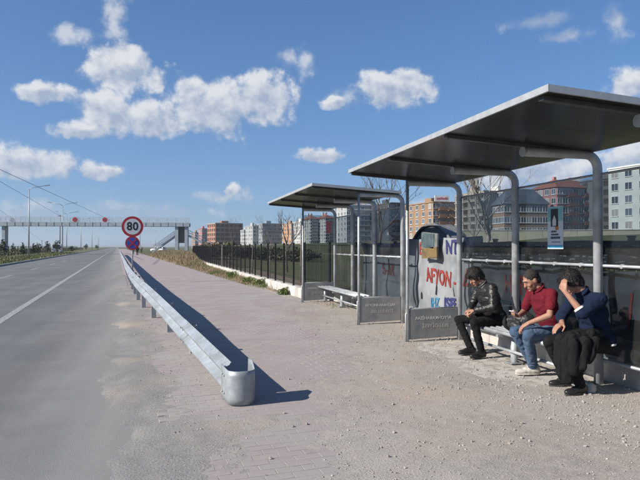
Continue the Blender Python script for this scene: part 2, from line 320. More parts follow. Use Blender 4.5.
mi = np.where((mw > 4.4) & (V[F[:, 0], 0] < np.where(yy < 17, 5.2, 6.0 - .03 * yy)) & (yy < 125), 1, 0)
mi = np.where((mw > 4.6) & (mw < 9.5) & (yy > 50) & (yy < 122), 1, mi)
g = raw('ground', V, F, [M_FIELD, M_BANK], mi=mi); structure(g); g.data.polygons.foreach_set('use_smooth', np.ones(len(F), bool))

def strip(name, w0, w1, t0, t1, z, m, n=1, jag=None, parent=None):
    V = []; F = []
    for i in range(n + 1):
        t = t0 + (t1 - t0) * i / n; j = jag(t) if jag else 0
        V += [rd(w0, t, z), rd(w1 + j, t, z)]
    for i in range(n): F.append((2 * i, 2 * i + 1, 2 * i + 3, 2 * i + 2))
    b = MB(); b.add(V, F); return b.build(name, m, parent)
road = structure(strip('road', -9.0, .42, -40, 900, -.012, M_ASPH, 400, lambda t: .10 * mnoise.noise((t * .9, 3, 0)) + .05 * mnoise.noise((t * 4, 9, 0))))
structure(strip('edge_line', -2.48, -2.30, -40, 600, -.008, M_LINE, 40))
for i in range(-1, 24):
    structure(strip('lane_dash', -5.72, -5.58, 8 + i * 12, 12.5 + i * 12, -.008, M_LINE, 2))
kb = MB(); 
for i in range(60):
    t0 = -10 + i * 5; kb.prism([rd(-9.0, t0, -.06), rd(-9.22, t0, -.06), rd(-9.22, t0, .13), rd(-9.03, t0, .13), rd(-9.0, t0, .10)], rd(0, 4.985) - rd(0, 0))
structure(kb.build('kerb', M_KERB))
vb_ = MB(); vb_.add([rd(-9.22, -40, .10), rd(-60, -40, .16), rd(-60, 700, .16), rd(-9.22, 700, .10)], [(3, 2, 1, 0)])
structure(vb_.build('verge', M_VERGE))

# paved path: base sheet far, bricks near
T_BR = 34.0
M_PATHFAR = bpy.data.materials.new('paving_far'); M_PATHFAR.use_nodes = True
_t = M_PATHFAR.node_tree; _b = _t.nodes['Principled BSDF']; _b.inputs['Roughness'].default_value = .9; _b.inputs['Specular IOR Level'].default_value = .25
_bt = _t.nodes.new('ShaderNodeTexBrick'); _tc = _t.nodes.new('ShaderNodeTexCoord'); _mp = _t.nodes.new('ShaderNodeMapping'); _mp.inputs['Rotation'].default_value = (0, 0, -RA)
_t.links.new(_tc.outputs['Object'], _mp.inputs[0]); _t.links.new(_mp.outputs[0], _bt.inputs[0])
for k_, v_ in (('Color1', (.350, .286, .282, 1)), ('Color2', (.332, .274, .271, 1)), ('Mortar', (.29, .25, .24, 1))): _bt.inputs[k_].default_value = v_
_bt.inputs['Scale'].default_value = 1; _bt.inputs['Brick Width'].default_value = .2; _bt.inputs['Row Height'].default_value = .1; _bt.inputs['Mortar Size'].default_value = .006
_t.links.new(_bt.outputs[0], _b.inputs['Base Color'])
path = structure(strip('path', .30, 4.95, T_BR, 420, .010, M_PATHFAR, 120, lambda t: .12 * mnoise.noise((t * .5, 7, 1)) + .1 * mnoise.noise((t * 2.3, 1, 1))))
structure(strip('path_bed', .42, 5.0, -3, T_BR, .0098, M_DUST, 40))
# dust height field that buries the bricks towards the shelters
BND = [(-2, -3), (.95, 3.6), (1.9, 5.6), (2.75, 9.0), (3.3, 14.0), (4.0, 19.0), (4.2, 40)]
def bnd_x(y):
    return np.interp(y, [p[1] for p in BND], [p[0] for p in BND])
def nz2(x, y, s, seed=0.0): return mnoise.noise((x * s, y * s, seed))
def fbm(x, y, s, seed=0.0):
    return nz2(x, y, s, seed) * .55 + nz2(x, y, s * 2.1, seed + 3) * .28 + nz2(x, y, s * 4.7, seed + 7) * .17
def dust_h(x, y):
    w = rw(x, y); nb = fbm(x, y, .9, 1.0)
    right = (x - bnd_x(y)) / .9 + nb * 1.6
    left = 1.0 - (w - .05) / (.55 if y > 7 else .55 + (7 - y) * .12) + nb * 1.3
    m = max(right, left * .85, fbm(x, y, .7, 33) * 2.4 - .5 - max(0, y - 5.5) * .25)
    m = max(-1.2, min(1.0, m))
    h = .012 + .011 * m + .006 * fbm(x, y, 7, 4.0) + .0035 * nz2(x, y, 31, 2.0)
    if x > 4.95: h += .06 * ss(4.95, 5.5, x)
    we = w + .55 * fbm(x, y, .8, 21) + .22 * fbm(x, y, 4, 22); lw = ss(-.30, .40, we)                      # fade below the asphalt on the road side
    return h * lw + (-.03) * (1 - lw) + .010 * (1 - abs(2 * lw - 1)) * fbm(x, y, 1.6, 8)
xs = np.arange(-3.4, 9.0, .055); ys = np.concatenate([np.arange(1.2, 12, .055), np.arange(12, 24, .11)])
V = np.array([(x, y, dust_h(x, y)) for x in xs for y in ys]); n2 = len(ys)
I = np.arange(len(xs) * n2).reshape(len(xs), n2); F = np.stack([I[:-1, :-1], I[1:, :-1], I[1:, 1:], I[:-1, 1:]], -1).reshape(-1, 4)
cw = rw(V[:, 0], V[:, 1]); keep = (cw[F].max(1) > -1.0) & (V[F[:, 0], 0] < np.where(V[F[:, 0], 1] < 15, 8.9, 4.2 + (24 - V[F[:, 0], 1]) * .1))
dust = raw('dust_ground', V, F[keep], M_DUST); structure(dust); dust.data.polygons.foreach_set('use_smooth', np.ones(keep.sum(), bool))
# bricks
bricks = []
row = 0; t = 2.4
while t < T_BR:
    w = .36 + (.1 if row % 2 else 0)
    while w < 4.86:
        bricks.append((w + .1, t + .05)); w += .2
    t += .1; row += 1
def brick_mesh(mi):
    hx, hy, c = .0978, .0478, .0014
    vs = [(-hx, -hy, -.03), (hx, -hy, -.03), (hx, hy, -.03), (-hx, hy, -.03), (-hx, -hy, -c), (hx, -hy, -c), (hx, hy, -c), (-hx, hy, -c), (-hx + c, -hy + c, 0), (hx - c, -hy + c, 0), (hx - c, hy - c, 0), (-hx + c, hy - c, 0)]
    fs = [(0, 1, 5, 4), (1, 2, 6, 5), (2, 3, 7, 6), (3, 0, 4, 7), (4, 5, 9, 8), (5, 6, 10, 9), (6, 7, 11, 10), (7, 4, 8, 11), (8, 9, 10, 11)]
    return vs, fs
bv, bf = brick_mesh(0); bva = np.array(bv); bfa = np.array(bf)
cand = []
for i, (w, t) in enumerate(bricks):
    p = rd(w, t); d = p.y * math.cos(YAW) + p.x * math.sin(YAW); r = p.x * math.cos(YAW) - p.y * math.sin(YAW)
    px = 320 + FPX * r / d; py = Y0 + FPX * CAMH / d
    if 0 < px < 640 and py < 478 and dust_h(p.x, p.y) < .012: cand.append((d, i))
cand.sort(); single = set(i for d, i in cand[:300])
bmeshes = []
for k in range(4):
    b = MB(); b.add(bv, bf); bmeshes.append(b.mesh('brick', M_BRICK[k]))
VV = []; FF = []; MI = []; off = 0
for i, (w, t) in enumerate(bricks):
    p = rd(w, t); zt = .012 + random.uniform(-.001, .001) + .0025 * mnoise.noise((w * .7, t * .5, 5)); rz = RA + random.uniform(-.02, .02)
    tilt = (random.uniform(-.005, .005), random.uniform(-.005, .005)); k = random.choice((0, 0, 1, 2, 3))
    if i in single:
        o = link('brick', bmeshes[k], path, (p.x, p.y, zt), (tilt[0], tilt[1], rz))
    else:
        m3 = np.array(Matrix.Rotation(rz, 3, 'Z') @ Matrix.Rotation(tilt[0], 3, 'X')); VV.append(bva @ m3.T + np.array((p.x, p.y, zt))); FF.append(bfa + off); MI.append(np.full(len(bf), k)); off += len(bv)
stuff(raw('paving_bricks', np.concatenate(VV), np.concatenate(FF), M_BRICK, path, np.concatenate(MI)))

# gravel
ico = bmesh.new(); bmesh.ops.create_icosphere(ico, subdivisions=1, radius=1); ico.verts.ensure_lookup_table()
iv = np.array([v.co[:] for v in ico.verts]); iF = np.array([[v.index for v in f.verts] for f in ico.faces]); ico.free()
def stones(name, pts, mats, mis):
    VV = []; FF = []; MI = []; off = 0
    for (x, y, z, r), k in zip(pts, mis):
        q = np.array(Quaternion((random.gauss(0, 1), random.gauss(0, 1), random.gauss(0, 1), random.gauss(0, 1))).normalized().to_matrix())
        s = iv * (1 + rng.uniform(-.22, .22, (len(iv), 1))) * np.array([1, random.uniform(.6, 1), random.uniform(.45, .8)])
        VV.append(s @ q.T * r + np.array((x, y, z + r * .25))); FF.append(iF + off); MI.append(np.full(len(iF), k)); off += len(iv)
    return stuff(raw(name, np.concatenate(VV), np.concatenate(FF), mats, None, np.concatenate(MI)))
pts = []; mis = []
while len(pts) < 14000:
    zone = random.random()
    if zone < .40: x, y = random.uniform(.2, 5.2), random.uniform(2.6, 10)
    elif zone < .62: x, y = random.uniform(3.2, 5.4), random.uniform(2.5, 17)       # along the shelters
    elif zone < .72: x, y = random.gauss(4.2, .55), random.gauss(8.9, .35)
    elif zone < .80:
        q = rd(random.gauss(.72, .22), random.uniform(4, 14)); x, y = q.x, q.y
    elif zone < .9: x, y = random.uniform(3.4, 5.3), random.uniform(3.2, 6.2)
    else: x, y = random.uniform(2.4, 5), random.uniform(10, 20)
    w = rw(x, y)
    if w < .25 or x < -1.5: continue
    dens = 1 / (1 + math.exp(-(x - float(bnd_x(y))) * 3 - fbm(x, y, 1.2, 1) * 4))
    if zone < .40 and random.random() > .08 + .75 * dens: continue
    if zone >= .4 and zone < .8 and random.random() > .35 + fbm(x, y, 2.2, 6) * 1.6: continue
    r = min(.019, .0030 * math.exp(random.gauss(0, .65)) + .0024)
    pts.append((x, y, max(dust_h(x, y), .010), r)); mis.append(random.choices((0, 1, 2), (5, 3, 2))[0])
stones('gravel', pts, M_STONE, mis)
M_BLOCKST = M_STONE[2]
rub = MB()
def rock(c, r, seed, sq=(1, .8, .6)):
    vs = []
    for v in iv:
        n = 1 + .35 * mnoise.noise((v[0] * 1.3 + seed, v[1] * 1.3, v[2] * 1.3)); vs.append((v[0] * r * n * sq[0], v[1] * r * n * sq[1], v[2] * r * n * sq[2]))
    b = MB(); b.add(vs, iF.tolist()); o = b.build('rock', M_CONC); o.location = c; s = o.modifiers.new('s', 'SUBSURF'); s.levels = s.render_levels = 1; return o
tag(rock((4.42, 5.30, .06), .085, 1.0, (1, .9, .9)), 'pale broken lump of rubble behind the black shoe under the bench', 'rock')

# concrete slab under the first shelter's bench
sl = MB(); pl = [(3.72 + .05 * random.random(), 5.75), (3.62, 6.6), (3.78, 7.5), (3.70, 8.2), (3.95, 8.72), (5.2, 8.75), (5.2, 5.7), (4.3, 5.62)]
sl.prism([(x, y, -.02) for x, y in pl], (0, 0, .0435))
structure(sl.build('concrete_slab', M_CONC))

# ------------------------------------------------------------------ bus shelters (local origin: front post of the near frame)
BAY, DB = 1.632, .956                # bay length, post row depth
ZA, RF, RB, ZF, ZB = 2.655, -1.017, .868, 2.848, 2.734
U1, U2 = -.158, 3 * BAY + .03
def roof_z(x): return ZF + (ZB - ZF) * (x - RF) / (RB - RF)
def make_shelter(label, loc, rz, end_glass, closed=(0, 3)):
    s = thing('bus_shelter', label, 'bus shelter', loc, rz, 'bus shelters along the path')
    for k in range(4):
        y = k * BAY; rr = .16
        pts = [(DB, y, -.04), (DB, y, ZA - rr)] + [(DB - rr + rr * math.cos(a), y, ZA - rr + rr * math.sin(a)) for a in [R(15 * i) for i in range(1, 7)]]
        b = MB(); b.tube(pts + [(-.02 if k not in closed else -.0, y, ZA)], .052 if k not in closed else .047, 16); p = b.build('back_post', M_TUBE, s)
        b = MB(); b.tube([(DB, y, 0), (DB, y, .02)], .10, 16); b.build('base_plate', M_ZINC, p)
        if k not in closed:
            b = MB(); b.tube([(-.02, y, ZA), (-.035, y, ZA)], .057, 16); b.build('end_cap', M_FASC, p)
        for x in (.12, .74):
            b = MB(); b.tube([(x, y, ZA + .03), (x, y, roof_z(x) - .05)], .022, 8); b.build('roof_bracket', M_ZINC, s)
        b = MB(); 
        for x0, x1 in ((RF + .05, RB - .05),): b.prism([(x0, y - .03, roof_z(x0) - .085), (x1, y - .03, roof_z(x1) - .085), (x1, y - .03, roof_z(x1) - .05), (x0, y - .03, roof_z(x0) - .05)], (0, .06, 0))
        b.build('roof_rib', M_RIB, s)
        if k in closed:
            b = MB(); b.tube([(0, y, -.04), (0, y, roof_z(0) - .055)], .027, 12); f = b.build('front_post', M_TUBE, s)
            b = MB(); b.box((0, y, .008), (.14, .12, .016)); b.build('base_plate', M_ZINC, f)
            c = .07
            b = MB(); b.prism([(.0, y - .02, .06), (DB - .055, y - .02, .085), (DB - .055, y - .02, .56), (c, y - .02, .56), (0, y - .02, .56 - c)], (0, .04, 0)); pn = b.build('side_panel', M_PANEL, s, .006)
            b = MB(); b.tube([(-.028, y, .02), (-.028, y, .485), (.055, y, .565), (DB - .05, y, .565)], .018, 8); b.build('panel_trim', M_FASC, pn)
            sg = 1 if k == 3 else -1
            xax = (-1, 0, 0) if k == 3 else (1, 0, 0)
            text('lettering', 'AFYONKARAHİSAR', .075, M_WORNW, frame((.46, y, .405), xax, (0, 0, 1)), pn, .0225, 1.0, .0008)
            text('lettering', 'BELEDİYESİ', .080, M_TANL, frame((.50, y, .275), xax, (0, 0, 1)), pn, .0225, 1.15, .002)
    # roof slab with fascia
    def slab(b, x0, x1, y0, y1, dz0, dz1):
        b.add([(x0, y0, roof_z(x0) + dz0), (x1, y0, roof_z(x1) + dz0), (x1, y1, roof_z(x1) + dz0), (x0, y1, roof_z(x0) + dz0), (x0, y0, roof_z(x0) + dz1), (x1, y0, roof_z(x1) + dz1), (x1, y1, roof_z(x1) + dz1), (x0, y1, roof_z(x0) + dz1)],
              [(3, 2, 1, 0), (4, 5, 6, 7), (0, 1, 5, 4), (1, 2, 6, 5), (2, 3, 7, 6), (3, 0, 4, 7)])
    ys_ = [U1 + .02, BAY * .5, BAY, BAY * 1.5, BAY * 2, BAY * 2.5, U2 - .02]
    for a, c in zip(ys_[:-1], ys_[1:]):
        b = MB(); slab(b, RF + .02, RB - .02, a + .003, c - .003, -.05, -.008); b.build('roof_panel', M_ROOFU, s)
    b = MB(); slab(b, RF, RF + .018, U1, U2, -.055, .0); slab(b, RB - .018, RB, U1, U2, -.055, .0)
    slab(b, RF + .018, RB - .018, U1, U1 + .018, -.055, .0); slab(b, RF + .018, RB - .018, U2 - .018, U2, -.055, 0)
    b.build('roof_trim', M_FASC, s)
    # back glazing
    for k in range(3):
        y0, y1 = k * BAY + .035, (k + 1) * BAY - .035
        b = MB(); b.bbox((DB + .060, y0 - .03, .30), (DB + .068, y1 + .03, 2.42)); b.build('glass_pane', M_GLASS, s)
    for z, r, m in ((1.38, .018, M_TUBE), (2.435, .016, M_ZINC), (.30, .02, M_ZINC)):
        b = MB(); b.tube([(DB + .036, -.0, z), (DB + .036, 3 * BAY, z)], r, 8); b.build('glazing_rail', m, s)
    for k in range(3):
        for q in (.2, .5, .8): b = MB(); b.tube([(DB + .02, (k + q) * BAY, 1.38), (DB + .085, (k + q) * BAY, 1.38)], .025, 8); b.build('glass_clamp', M_TUBE, s)
    if end_glass:
        b = MB(); b.bbox((.04, 3 * BAY - .004, .60), (DB - .055, 3 * BAY + .004, 2.50)); b.build('glass_pane', M_GLASS, s)
    return s
S1 = make_shelter('grey tube bus shelter with three men seated on its bench', (3.821, 3.958, 0), 0, False, (3,))
S2 = make_shelter('empty grey tube bus shelter beside the black fence', (3.71, 11.05, 0), R(.396), True)
def make_bench(label, loc, rz, far=3.06, legs=(1, 2, 3)):
    s = thing('bench', label, 'bench', loc, rz, 'shelter benches')
    y0, y1 = BAY * .9, BAY * far
    for x in (.46, .56, .66, .76): b = MB(); b.tube([(x, y0, .455), (x, y1, .455)], .027, 10); t_ = b.build('seat_tube', M_TUBE, s)
    for k in legs:
        b = MB(); b.box((.65, k * BAY, .412), (.50, .05, .03)); b.build('bracket', M_ZINC, s)
        b = MB(); b.tube([(.66, k * BAY, -.03), (.66, k * BAY, .398)], .048, 12); l = b.build('leg', M_TUBE, s)
        b = MB(); b.box((.66, k * BAY, .045), (.18, .16, .014)); b.build('foot_plate', M_ZINC, l)
    b = MB(); b.tube([(.60, y0 + .05, .20), (.60, y1 - .05, .20)], .02, 8); b.build('lower_tube', M_TUBE, s)
    return s
make_bench('tubular grey bench on which three men sit', (3.821, 3.958, 0), 0, 2.42, (1, 1.75, 2.35))
make_bench('empty tubular grey bench in the shelter beside the black fence', (3.71, 11.05, 0), R(.396))

# poster on the glass
M_PAPER = mat('poster_paper', (.66, .68, .70), (.58, .60, .62), rough=.5, scale=6)
M_TEAL = mat('poster_teal', (.10, .40, .42), (.30, .55, .56), rough=.5, scale=9)
M_CYAN = mat('poster_cyan', (.05, .38, .62), (.10, .48, .70), rough=.5, scale=20)
M_ORANGE = mat('poster_orange', (.55, .22, .04), (.45, .16, .03), rough=.5, scale=20)
p0 = thing('poster', 'white and teal paper poster with dark arch stuck on the shelter glass', 'poster', (4.835, 6.42, 1.57))
PW, PH = .31, .55
b = MB(); b.bbox((-.003, -PW / 2, 0), (0, PW / 2, PH)); b.build('sheet', M_PAPER, p0)
b = MB(); b.bbox((-.005, -PW / 2 + .01, .36), (-.0032, PW / 2 - .01, PH - .01)); b.build('teal_field', M_TEAL, p0)
b = MB(); b.bbox((-.005, -PW / 2 + .01, .012), (-.0032, PW / 2 - .01, .05)); b.build('blue_band', M_CYAN, p0)
arch = [(-.0052, .085, .29), (-.0052, .085, .52), (-.0052, -.06, .52), (-.0052, -.06, .29)]
b = MB(); b.prism(arch, (-.001, 0, 0)); b.build('dark_arch', M_BLACK, p0)
b = MB(); b.prism([(-.0064, .05, .30), (-.0064, .05, .37), (-.0064, .013, .44), (-.0064, -.025, .37), (-.0064, -.025, .30)], (-.001, 0, 0)); b.build('dome', M_PAPER, p0)
b = MB(); b.prism([(-.0052, -.035 + .035 * math.cos(a), .27 + .03 * math.sin(a)) for a in [R(30 * i) for i in range(12)]], (-.001, 0, 0)); b.build('orange_spot', M_ORANGE, p0)
b = MB()
for z, y0, y1, h in ((.215, .08, -.03, .022), (.175, .08, -.05, .022), (.130, .09, -.09, .03), (.085, .07, -.08, .010)):
    y = y0
    while y > y1:
        l = random.uniform(.012, .03); b.bbox((-.0052, y - l, z), (-.0035, y, z + h)); y -= l + .007
stuff(b.build('printed_lines', M_BLACK, p0))

# ------------------------------------------------------------------ fence on a plastered plinth, with cloth banners
FP = [(5.10, 1.2), (5.08, 15.3), (4.02, 17.2), (3.62, 26.7), (3.1, 41.5), (2.35, 62)]
fence = thing('iron_fence', 'black iron picket fence on a low whitewashed wall', 'fence', (5.1, 1.2, 0))
def fl(x, y, z): return (x - 5.1, y - 1.2, z)
mpost = MB(); mpost.box((0, 0, .70), (.055, .055, 1.40)); mpost.box((0, 0, 1.405), (.07, .07, .02)); mpost = mpost.mesh('fence_post', M_IRON)
for (xa, ya), (xb, yb) in zip(FP[:-1], FP[1:]):
    A, B = Vector((xa, ya, 0)), Vector((xb, yb, 0)); L_ = (B - A).length; u = (B - A) / L_; ang = math.atan2(u.y, u.x)
    n = max(1, round(L_ / 1.35)); nrm = Vector((u.y, -u.x, 0))
    for i in range(n):
        a, c = A + u * (L_ * i / n), A + u * (L_ * (i + 1) / n); mid = (a + c) / 2; hh = .30 + random.uniform(-.01, .01)
        b = MB()
        m_ = 10
        for q in range(m_):       # plaster wall pieces with slightly uneven top
            pass
        ln = (c - a).length
        b.box(fl(mid.x, mid.y, hh / 2 - .05), (ln - .004, .24, hh + .10), ang); b.build('plinth', M_PLINTH, fence, .015)
        b = MB(); b.box(fl(mid.x, mid.y, hh + .016), (ln - .02, .20, .03), ang); b.build('coping', M_PLINTH, fence)
        for z in (.40, 1.64):
            b = MB(); b.box(fl(mid.x, mid.y, z), (ln - .06, .018, .018), ang); b.build('fence_rail', M_IRON, fence)
        link('fence_post', mpost, fence, fl(a.x, a.y, .31), (0, 0, ang))
        b = MB(); k = 16
        for j in range(1, k): q = a + u * (ln * j / k); b.box(fl(q.x, q.y, 1.02), (.007, .007, 1.26), ang)
        for j in range(1, 6): b.box(fl(mid.x, mid.y, .42 + j * .2), (ln - .06, .004, .004), ang)
        stuff(b.build('wire_mesh', M_IRON, fence))

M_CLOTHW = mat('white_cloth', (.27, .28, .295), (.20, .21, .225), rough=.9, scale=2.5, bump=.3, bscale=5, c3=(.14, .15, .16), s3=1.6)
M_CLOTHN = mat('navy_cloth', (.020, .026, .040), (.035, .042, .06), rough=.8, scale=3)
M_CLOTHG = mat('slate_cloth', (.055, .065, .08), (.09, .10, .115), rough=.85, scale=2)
M_PRED = mat('red_print', (.27, .03, .025), (.20, .03, .03), rough=.8, scale=15)
M_PNAVY = mat('navy_print', (.018, .024, .11), (.03, .035, .13), rough=.8, scale=15)
M_PCYAN = mat('cyan_print', (.03, .14, .26), (.05, .18, .29), rough=.8, scale=15)
M_PDARK = mat('dark_print', (.006, .007, .010), rough=.8)
def cloth_x(y, z, seed): return .05 * (1 - 2 * abs(mnoise.noise((y * 1.5 + z * .9, z * 1.2 - y * .5, seed)))) + .03 * (.5 - abs(mnoise.noise((y * 2.1 - z * 2.4, z * 2.3, seed + 3)))) + .018 * mnoise.noise((y * 2.7 + z * 1.5, z * 2.2 - y, seed + 5)) + .006 * mnoise.noise((y * 8, z * 5, seed + 9))
def banner(label, y0, y1, z0, z1, x, m, seed, sag=.03):
    o = thing('banner', label, 'banner', (x, (y0 + y1) / 2, 0), 0, 'cloth banners tied to the fence'); yc = (y0 + y1) / 2
    ny_, nz_ = int((y1 - y0) / .05), 26; b = MB(); vs = []; fs = []
    for i in range(ny_ + 1):
        for j in range(nz_ + 1):
            u_, v_ = i / ny_, j / nz_; y = y0 + (y1 - y0) * u_
            zt = z1 - sag * (1 - abs(2 * ((u_ * max(1, round((y1 - y0) / 1.6))) % 1) - 1)) ; zb = z0 + .03 * mnoise.noise((y * 2, seed, 0))
            z = zb + (zt - zb) * v_; vs.append((cloth_x(y, z, seed), y - yc, z))
    for i in range(ny_):
        for j in range(nz_): a = i * (nz_ + 1) + j; fs.append((a, a + 1, a + nz_ + 2, a + nz_ + 1))
    b.add(vs, fs, 0, True); c = b.build('cloth', m, o); sdf = c.modifiers.new('t', 'SOLIDIFY'); sdf.thickness = .004
    return o
def print_on(o, body, y, z, size, m, x, seed, sx=1.0, bold=.01, rot=0.0, yc=None):
    t_ = text('lettering', body, size, m, Matrix.Identity(4), o, .0, sx, bold)
    me = t_.data; bm = bmesh.new(); bm.from_mesh(me); bmesh.ops.subdivide_edges(bm, edges=[e for e in bm.edges if e.calc_length() > .06], cuts=2); bmesh.ops.triangulate(bm, faces=bm.faces[:])
    yc = o.location.y
    for v in bm.verts:
        a, c = v.co.x * math.cos(rot) - v.co.y * math.sin(rot), v.co.x * math.sin(rot) + v.co.y * math.cos(rot)
        yy_, zz_ = y - a, z + c; v.co = (cloth_x(yy_, zz_, seed) - .014, yy_ - yc, zz_)
    bm.to_mesh(me); bm.free(); return t_
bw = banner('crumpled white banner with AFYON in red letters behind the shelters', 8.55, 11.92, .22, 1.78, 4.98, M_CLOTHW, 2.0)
print_on(bw, 'AFYON', 10.15, 1.0, .40, M_PRED, 5, 2.0, .80, .012, R(-3))
print_on(bw, '-', 9.42, .97, .40, M_PRED, 5, 2.0, 1.1, .004)
print_on(bw, 'ES', 8.93, 1.05, .42, M_PRED, 5, 2.0, .85, .012)
print_on(bw, 'NT', 9.58, 1.58, .36, M_PNAVY, 5, 2.0, 1.0, .010)
print_on(bw, 'E', 10.95, 1.55, .36, M_PRED, 5, 2.0, 1.0, .008)
print_on(bw, 'IHZ', 10.25, .50, .26, M_PCYAN, 5, 2.0, 1.0, .008, R(4))
print_on(bw, 'ISFF', 9.62, .54, .28, M_PNAVY, 5, 2.0, .95, .012, R(2))
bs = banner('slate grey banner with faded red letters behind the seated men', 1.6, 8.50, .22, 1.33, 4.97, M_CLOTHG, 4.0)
print_on(bs, 'HİR', 7.55, 1.02, .40, M_PRED, 5, 4.0, .85, .006)
for y in (5.75, 5.35, 4.8): print_on(bs, 'I', y, .85, .6, M_PRED, 5, 4.0, .6, .002)
bn = banner('dark navy banner along the fence top behind the seated men', 1.6, 9.2, 1.34, 1.68, 4.95, M_CLOTHN, 6.0, .015)
print_on(bn, 'OR', 4.98, 1.52, .20, M_PDARK, 5, 6.0, 1.4, .008)
for y, z, w_, h_ in ((10.22, .78, .07, .24), (9.50, .80, .035, .22), (10.92, .60, .08, .16)):
    tr_ = MB(); c_ = [(cloth_x(y + a_ * w_, z + b_ * h_, 2.0) - .012, y + a_ * w_ - bw.location.y, z + b_ * h_) for a_, b_ in ((-.5, -.5), (.35, -.45), (.5, .1), (.1, .5), (-.3, .15))]
    tr_.add(c_, [(0, 1, 2, 3, 4)]); tr_.build('tear', M_PDARK, bw)
mk = MB()
for _ in range(150):
    y = random.uniform(4.2, 9.0); z = random.choice((1.42, 1.47, 1.53, 1.60)) + random.gauss(0, .008); l = random.uniform(.02, .10); h_ = random.uniform(.006, .022)
    c_ = [(cloth_x(y + a_, z + b_, 6.0) - .010, y + a_ - bn.location.y, z + b_) for a_, b_ in ((0, 0), (-l, 0), (-l, h_), (0, h_))]; mk.add(c_, [(0, 1, 2, 3)])
stuff(mk.build('faded_marks', M_CLOTHW, bn))
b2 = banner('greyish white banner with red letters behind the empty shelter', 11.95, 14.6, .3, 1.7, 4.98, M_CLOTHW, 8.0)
print_on(b2, 'S-AR', 12.75, 1.05, .40, M_PRED, 5, 8.0, .95, .006)

# arched tarpaulin hut behind the white banner
M_TARP = mat('grey_tarpaulin', (.10, .105, .11), (.17, .175, .18), rough=.75, scale=2, bump=.3, bscale=6)
hut = thing('tarpaulin_hut', 'arched grey tarpaulin hut rising behind the white banner on the fence', 'hut', (5.75, 11.95, 0))
hr = 1.28; n = 24; vs = []; fs = []
prof = [(hr * math.cos(math.pi * i / n), 1.0 + (hr * .86) * math.sin(math.pi * i / n)) for i in range(n + 1)]; prof = [(hr, -.05)] + prof + [(-hr, -.05)]
for j in range(8):
    x = j * .06
    for i, (y, z) in enumerate(prof):
        k = 1 + .03 * mnoise.noise((i * .5, j * .8, 3)); vs.append((x, y * k, z * k))
m_ = len(prof)
for j in range(7):
    for i in range(m_ - 1): fs.append((j * m_ + i, j * m_ + i + 1, (j + 1) * m_ + i + 1, (j + 1) * m_ + i))
b = MB(); b.add(vs, fs, 0, True); b.add([(0.0, y, z) for y, z in prof], [tuple(range(m_))]); b.build('cover', M_TARP, hut)
b = MB(); b.tube([(-.03, y, z) for y, z in prof], .035, 6); b.build('hoop', M_TARP, hut)
pb = thing('picture_board', 'painted board with dark upper and ochre lower half hung on the white banner', 'picture', (4.90, 10.26, 1.36))
b = MB(); b.box((0, 0, .26), (.03, .68, .50), 0, 0, Matrix.Rotation(R(4), 3, 'X')); b.build('board', mat('board_grey', (.10, .11, .11), (.18, .18, .17), scale=7), pb)
b = MB(); b.box((-.022, .06, .36), (.014, .56, .28), 0, 0, Matrix.Rotation(R(4), 3, 'X')); b.build('dark_half', mat('pic_blue', (.03, .05, .06), (.08, .12, .13), scale=6), pb)
b = MB(); b.box((-.022, -.02, .12), (.014, .66, .20), 0, 0, Matrix.Rotation(R(-3), 3, 'X')); b.build('ochre_half', mat('pic_ochre', (.20, .13, .045), (.09, .07, .035), scale=6), pb)
# ------------------------------------------------------------------ guardrail
GR = [(5.85, 1.14, .20), (7.0, 1.09, .23), (8.75, 1.0, .29), (11.1, .84, .42), (13.2, .69, .53), (15.6, .56, .58), (18, .50, .60), (22, .45, .61), (30, .42, .61), (130, .42, .61)]
def gr(t):
    ts = [g_[0] for g_ in GR]; return float(np.interp(t, ts, [g_[1] for g_ in GR])), float(np.interp(t, ts, [g_[2] for g_ in GR]))
def grs(t):
    ws = [gr(t + d) for d in (-.8, -.4, 0, .4, .8)]; return sum(w for w, _ in ws) / 5, sum(z for _, z in ws) / 5
guard = thing('guardrail', 'galvanised steel guardrail flaring low at its near end', 'guardrail', rd(1.1, 6.0))
G0 = rd(1.1, 6.0)
PROF = [(.012, -.165), (0, -.158), (-.008, -.140), (-.078, -.112), (-.085, -.090), (-.078, -.066), (-.012, -.030), (-.004, 0), (-.012, .030), (-.078, .066), (-.085, .090), (-.078, .112), (-.008, .140), (0, .158), (.012, .165)]
def sweep(t0, t1, n, off=0.0):
    b = MB(); vs = []; fs = []; m_ = len(PROF)
    for i in range(n + 1):
        t = t0 + (t1 - t0) * i / n; w, z = grs(t)
        for s_, dz in PROF: vs.append(rd(w + s_ + off, t, z + dz * 1.02 + .004 * mnoise.noise((t * 1.4, dz * 5, 0))) - G0)
    for i in range(n):
        for j in range(m_ - 1): fs.append((i * m_ + j, i * m_ + j + 1, (i + 1) * m_ + j + 1, (i + 1) * m_ + j))
    b.add(vs, fs, 0, True); return b
mbolt = MB(); mbolt.tube([(0, 0, 0), (-.014, 0, 0)], .014, 8); mbolt = mbolt.mesh('bolt', M_ZINC)
TS = [6.05] + [8.75 + 4.6 * i for i in range(0, 24)]
for i, (ta, tb) in enumerate(zip(TS[:-1], TS[1:])):
    o = sweep(ta, tb + .30, 16 if i < 5 else 5, -.006 * (i % 2)).build('beam', M_GALV, guard)
    if i < 4:
        for tt in (tb - .1, tb + .1):
            for dz in (-.088, .088):
                w, z = grs(tt); link('bolt', mbolt, o, rd(w - .092, tt, z + dz) - G0, (0, 0, RA))
mgp = MB(); mgp.box((.0, -.055, .05), (.088, .006, 1.0)); mgp.box((.047, 0, .05), (.006, .116, 1.0)); mgp.box((-.047, 0, .05), (.006, .116, 1.0)); mgp = mgp.mesh('post', M_ZINC)
t = 8.75; i = 0
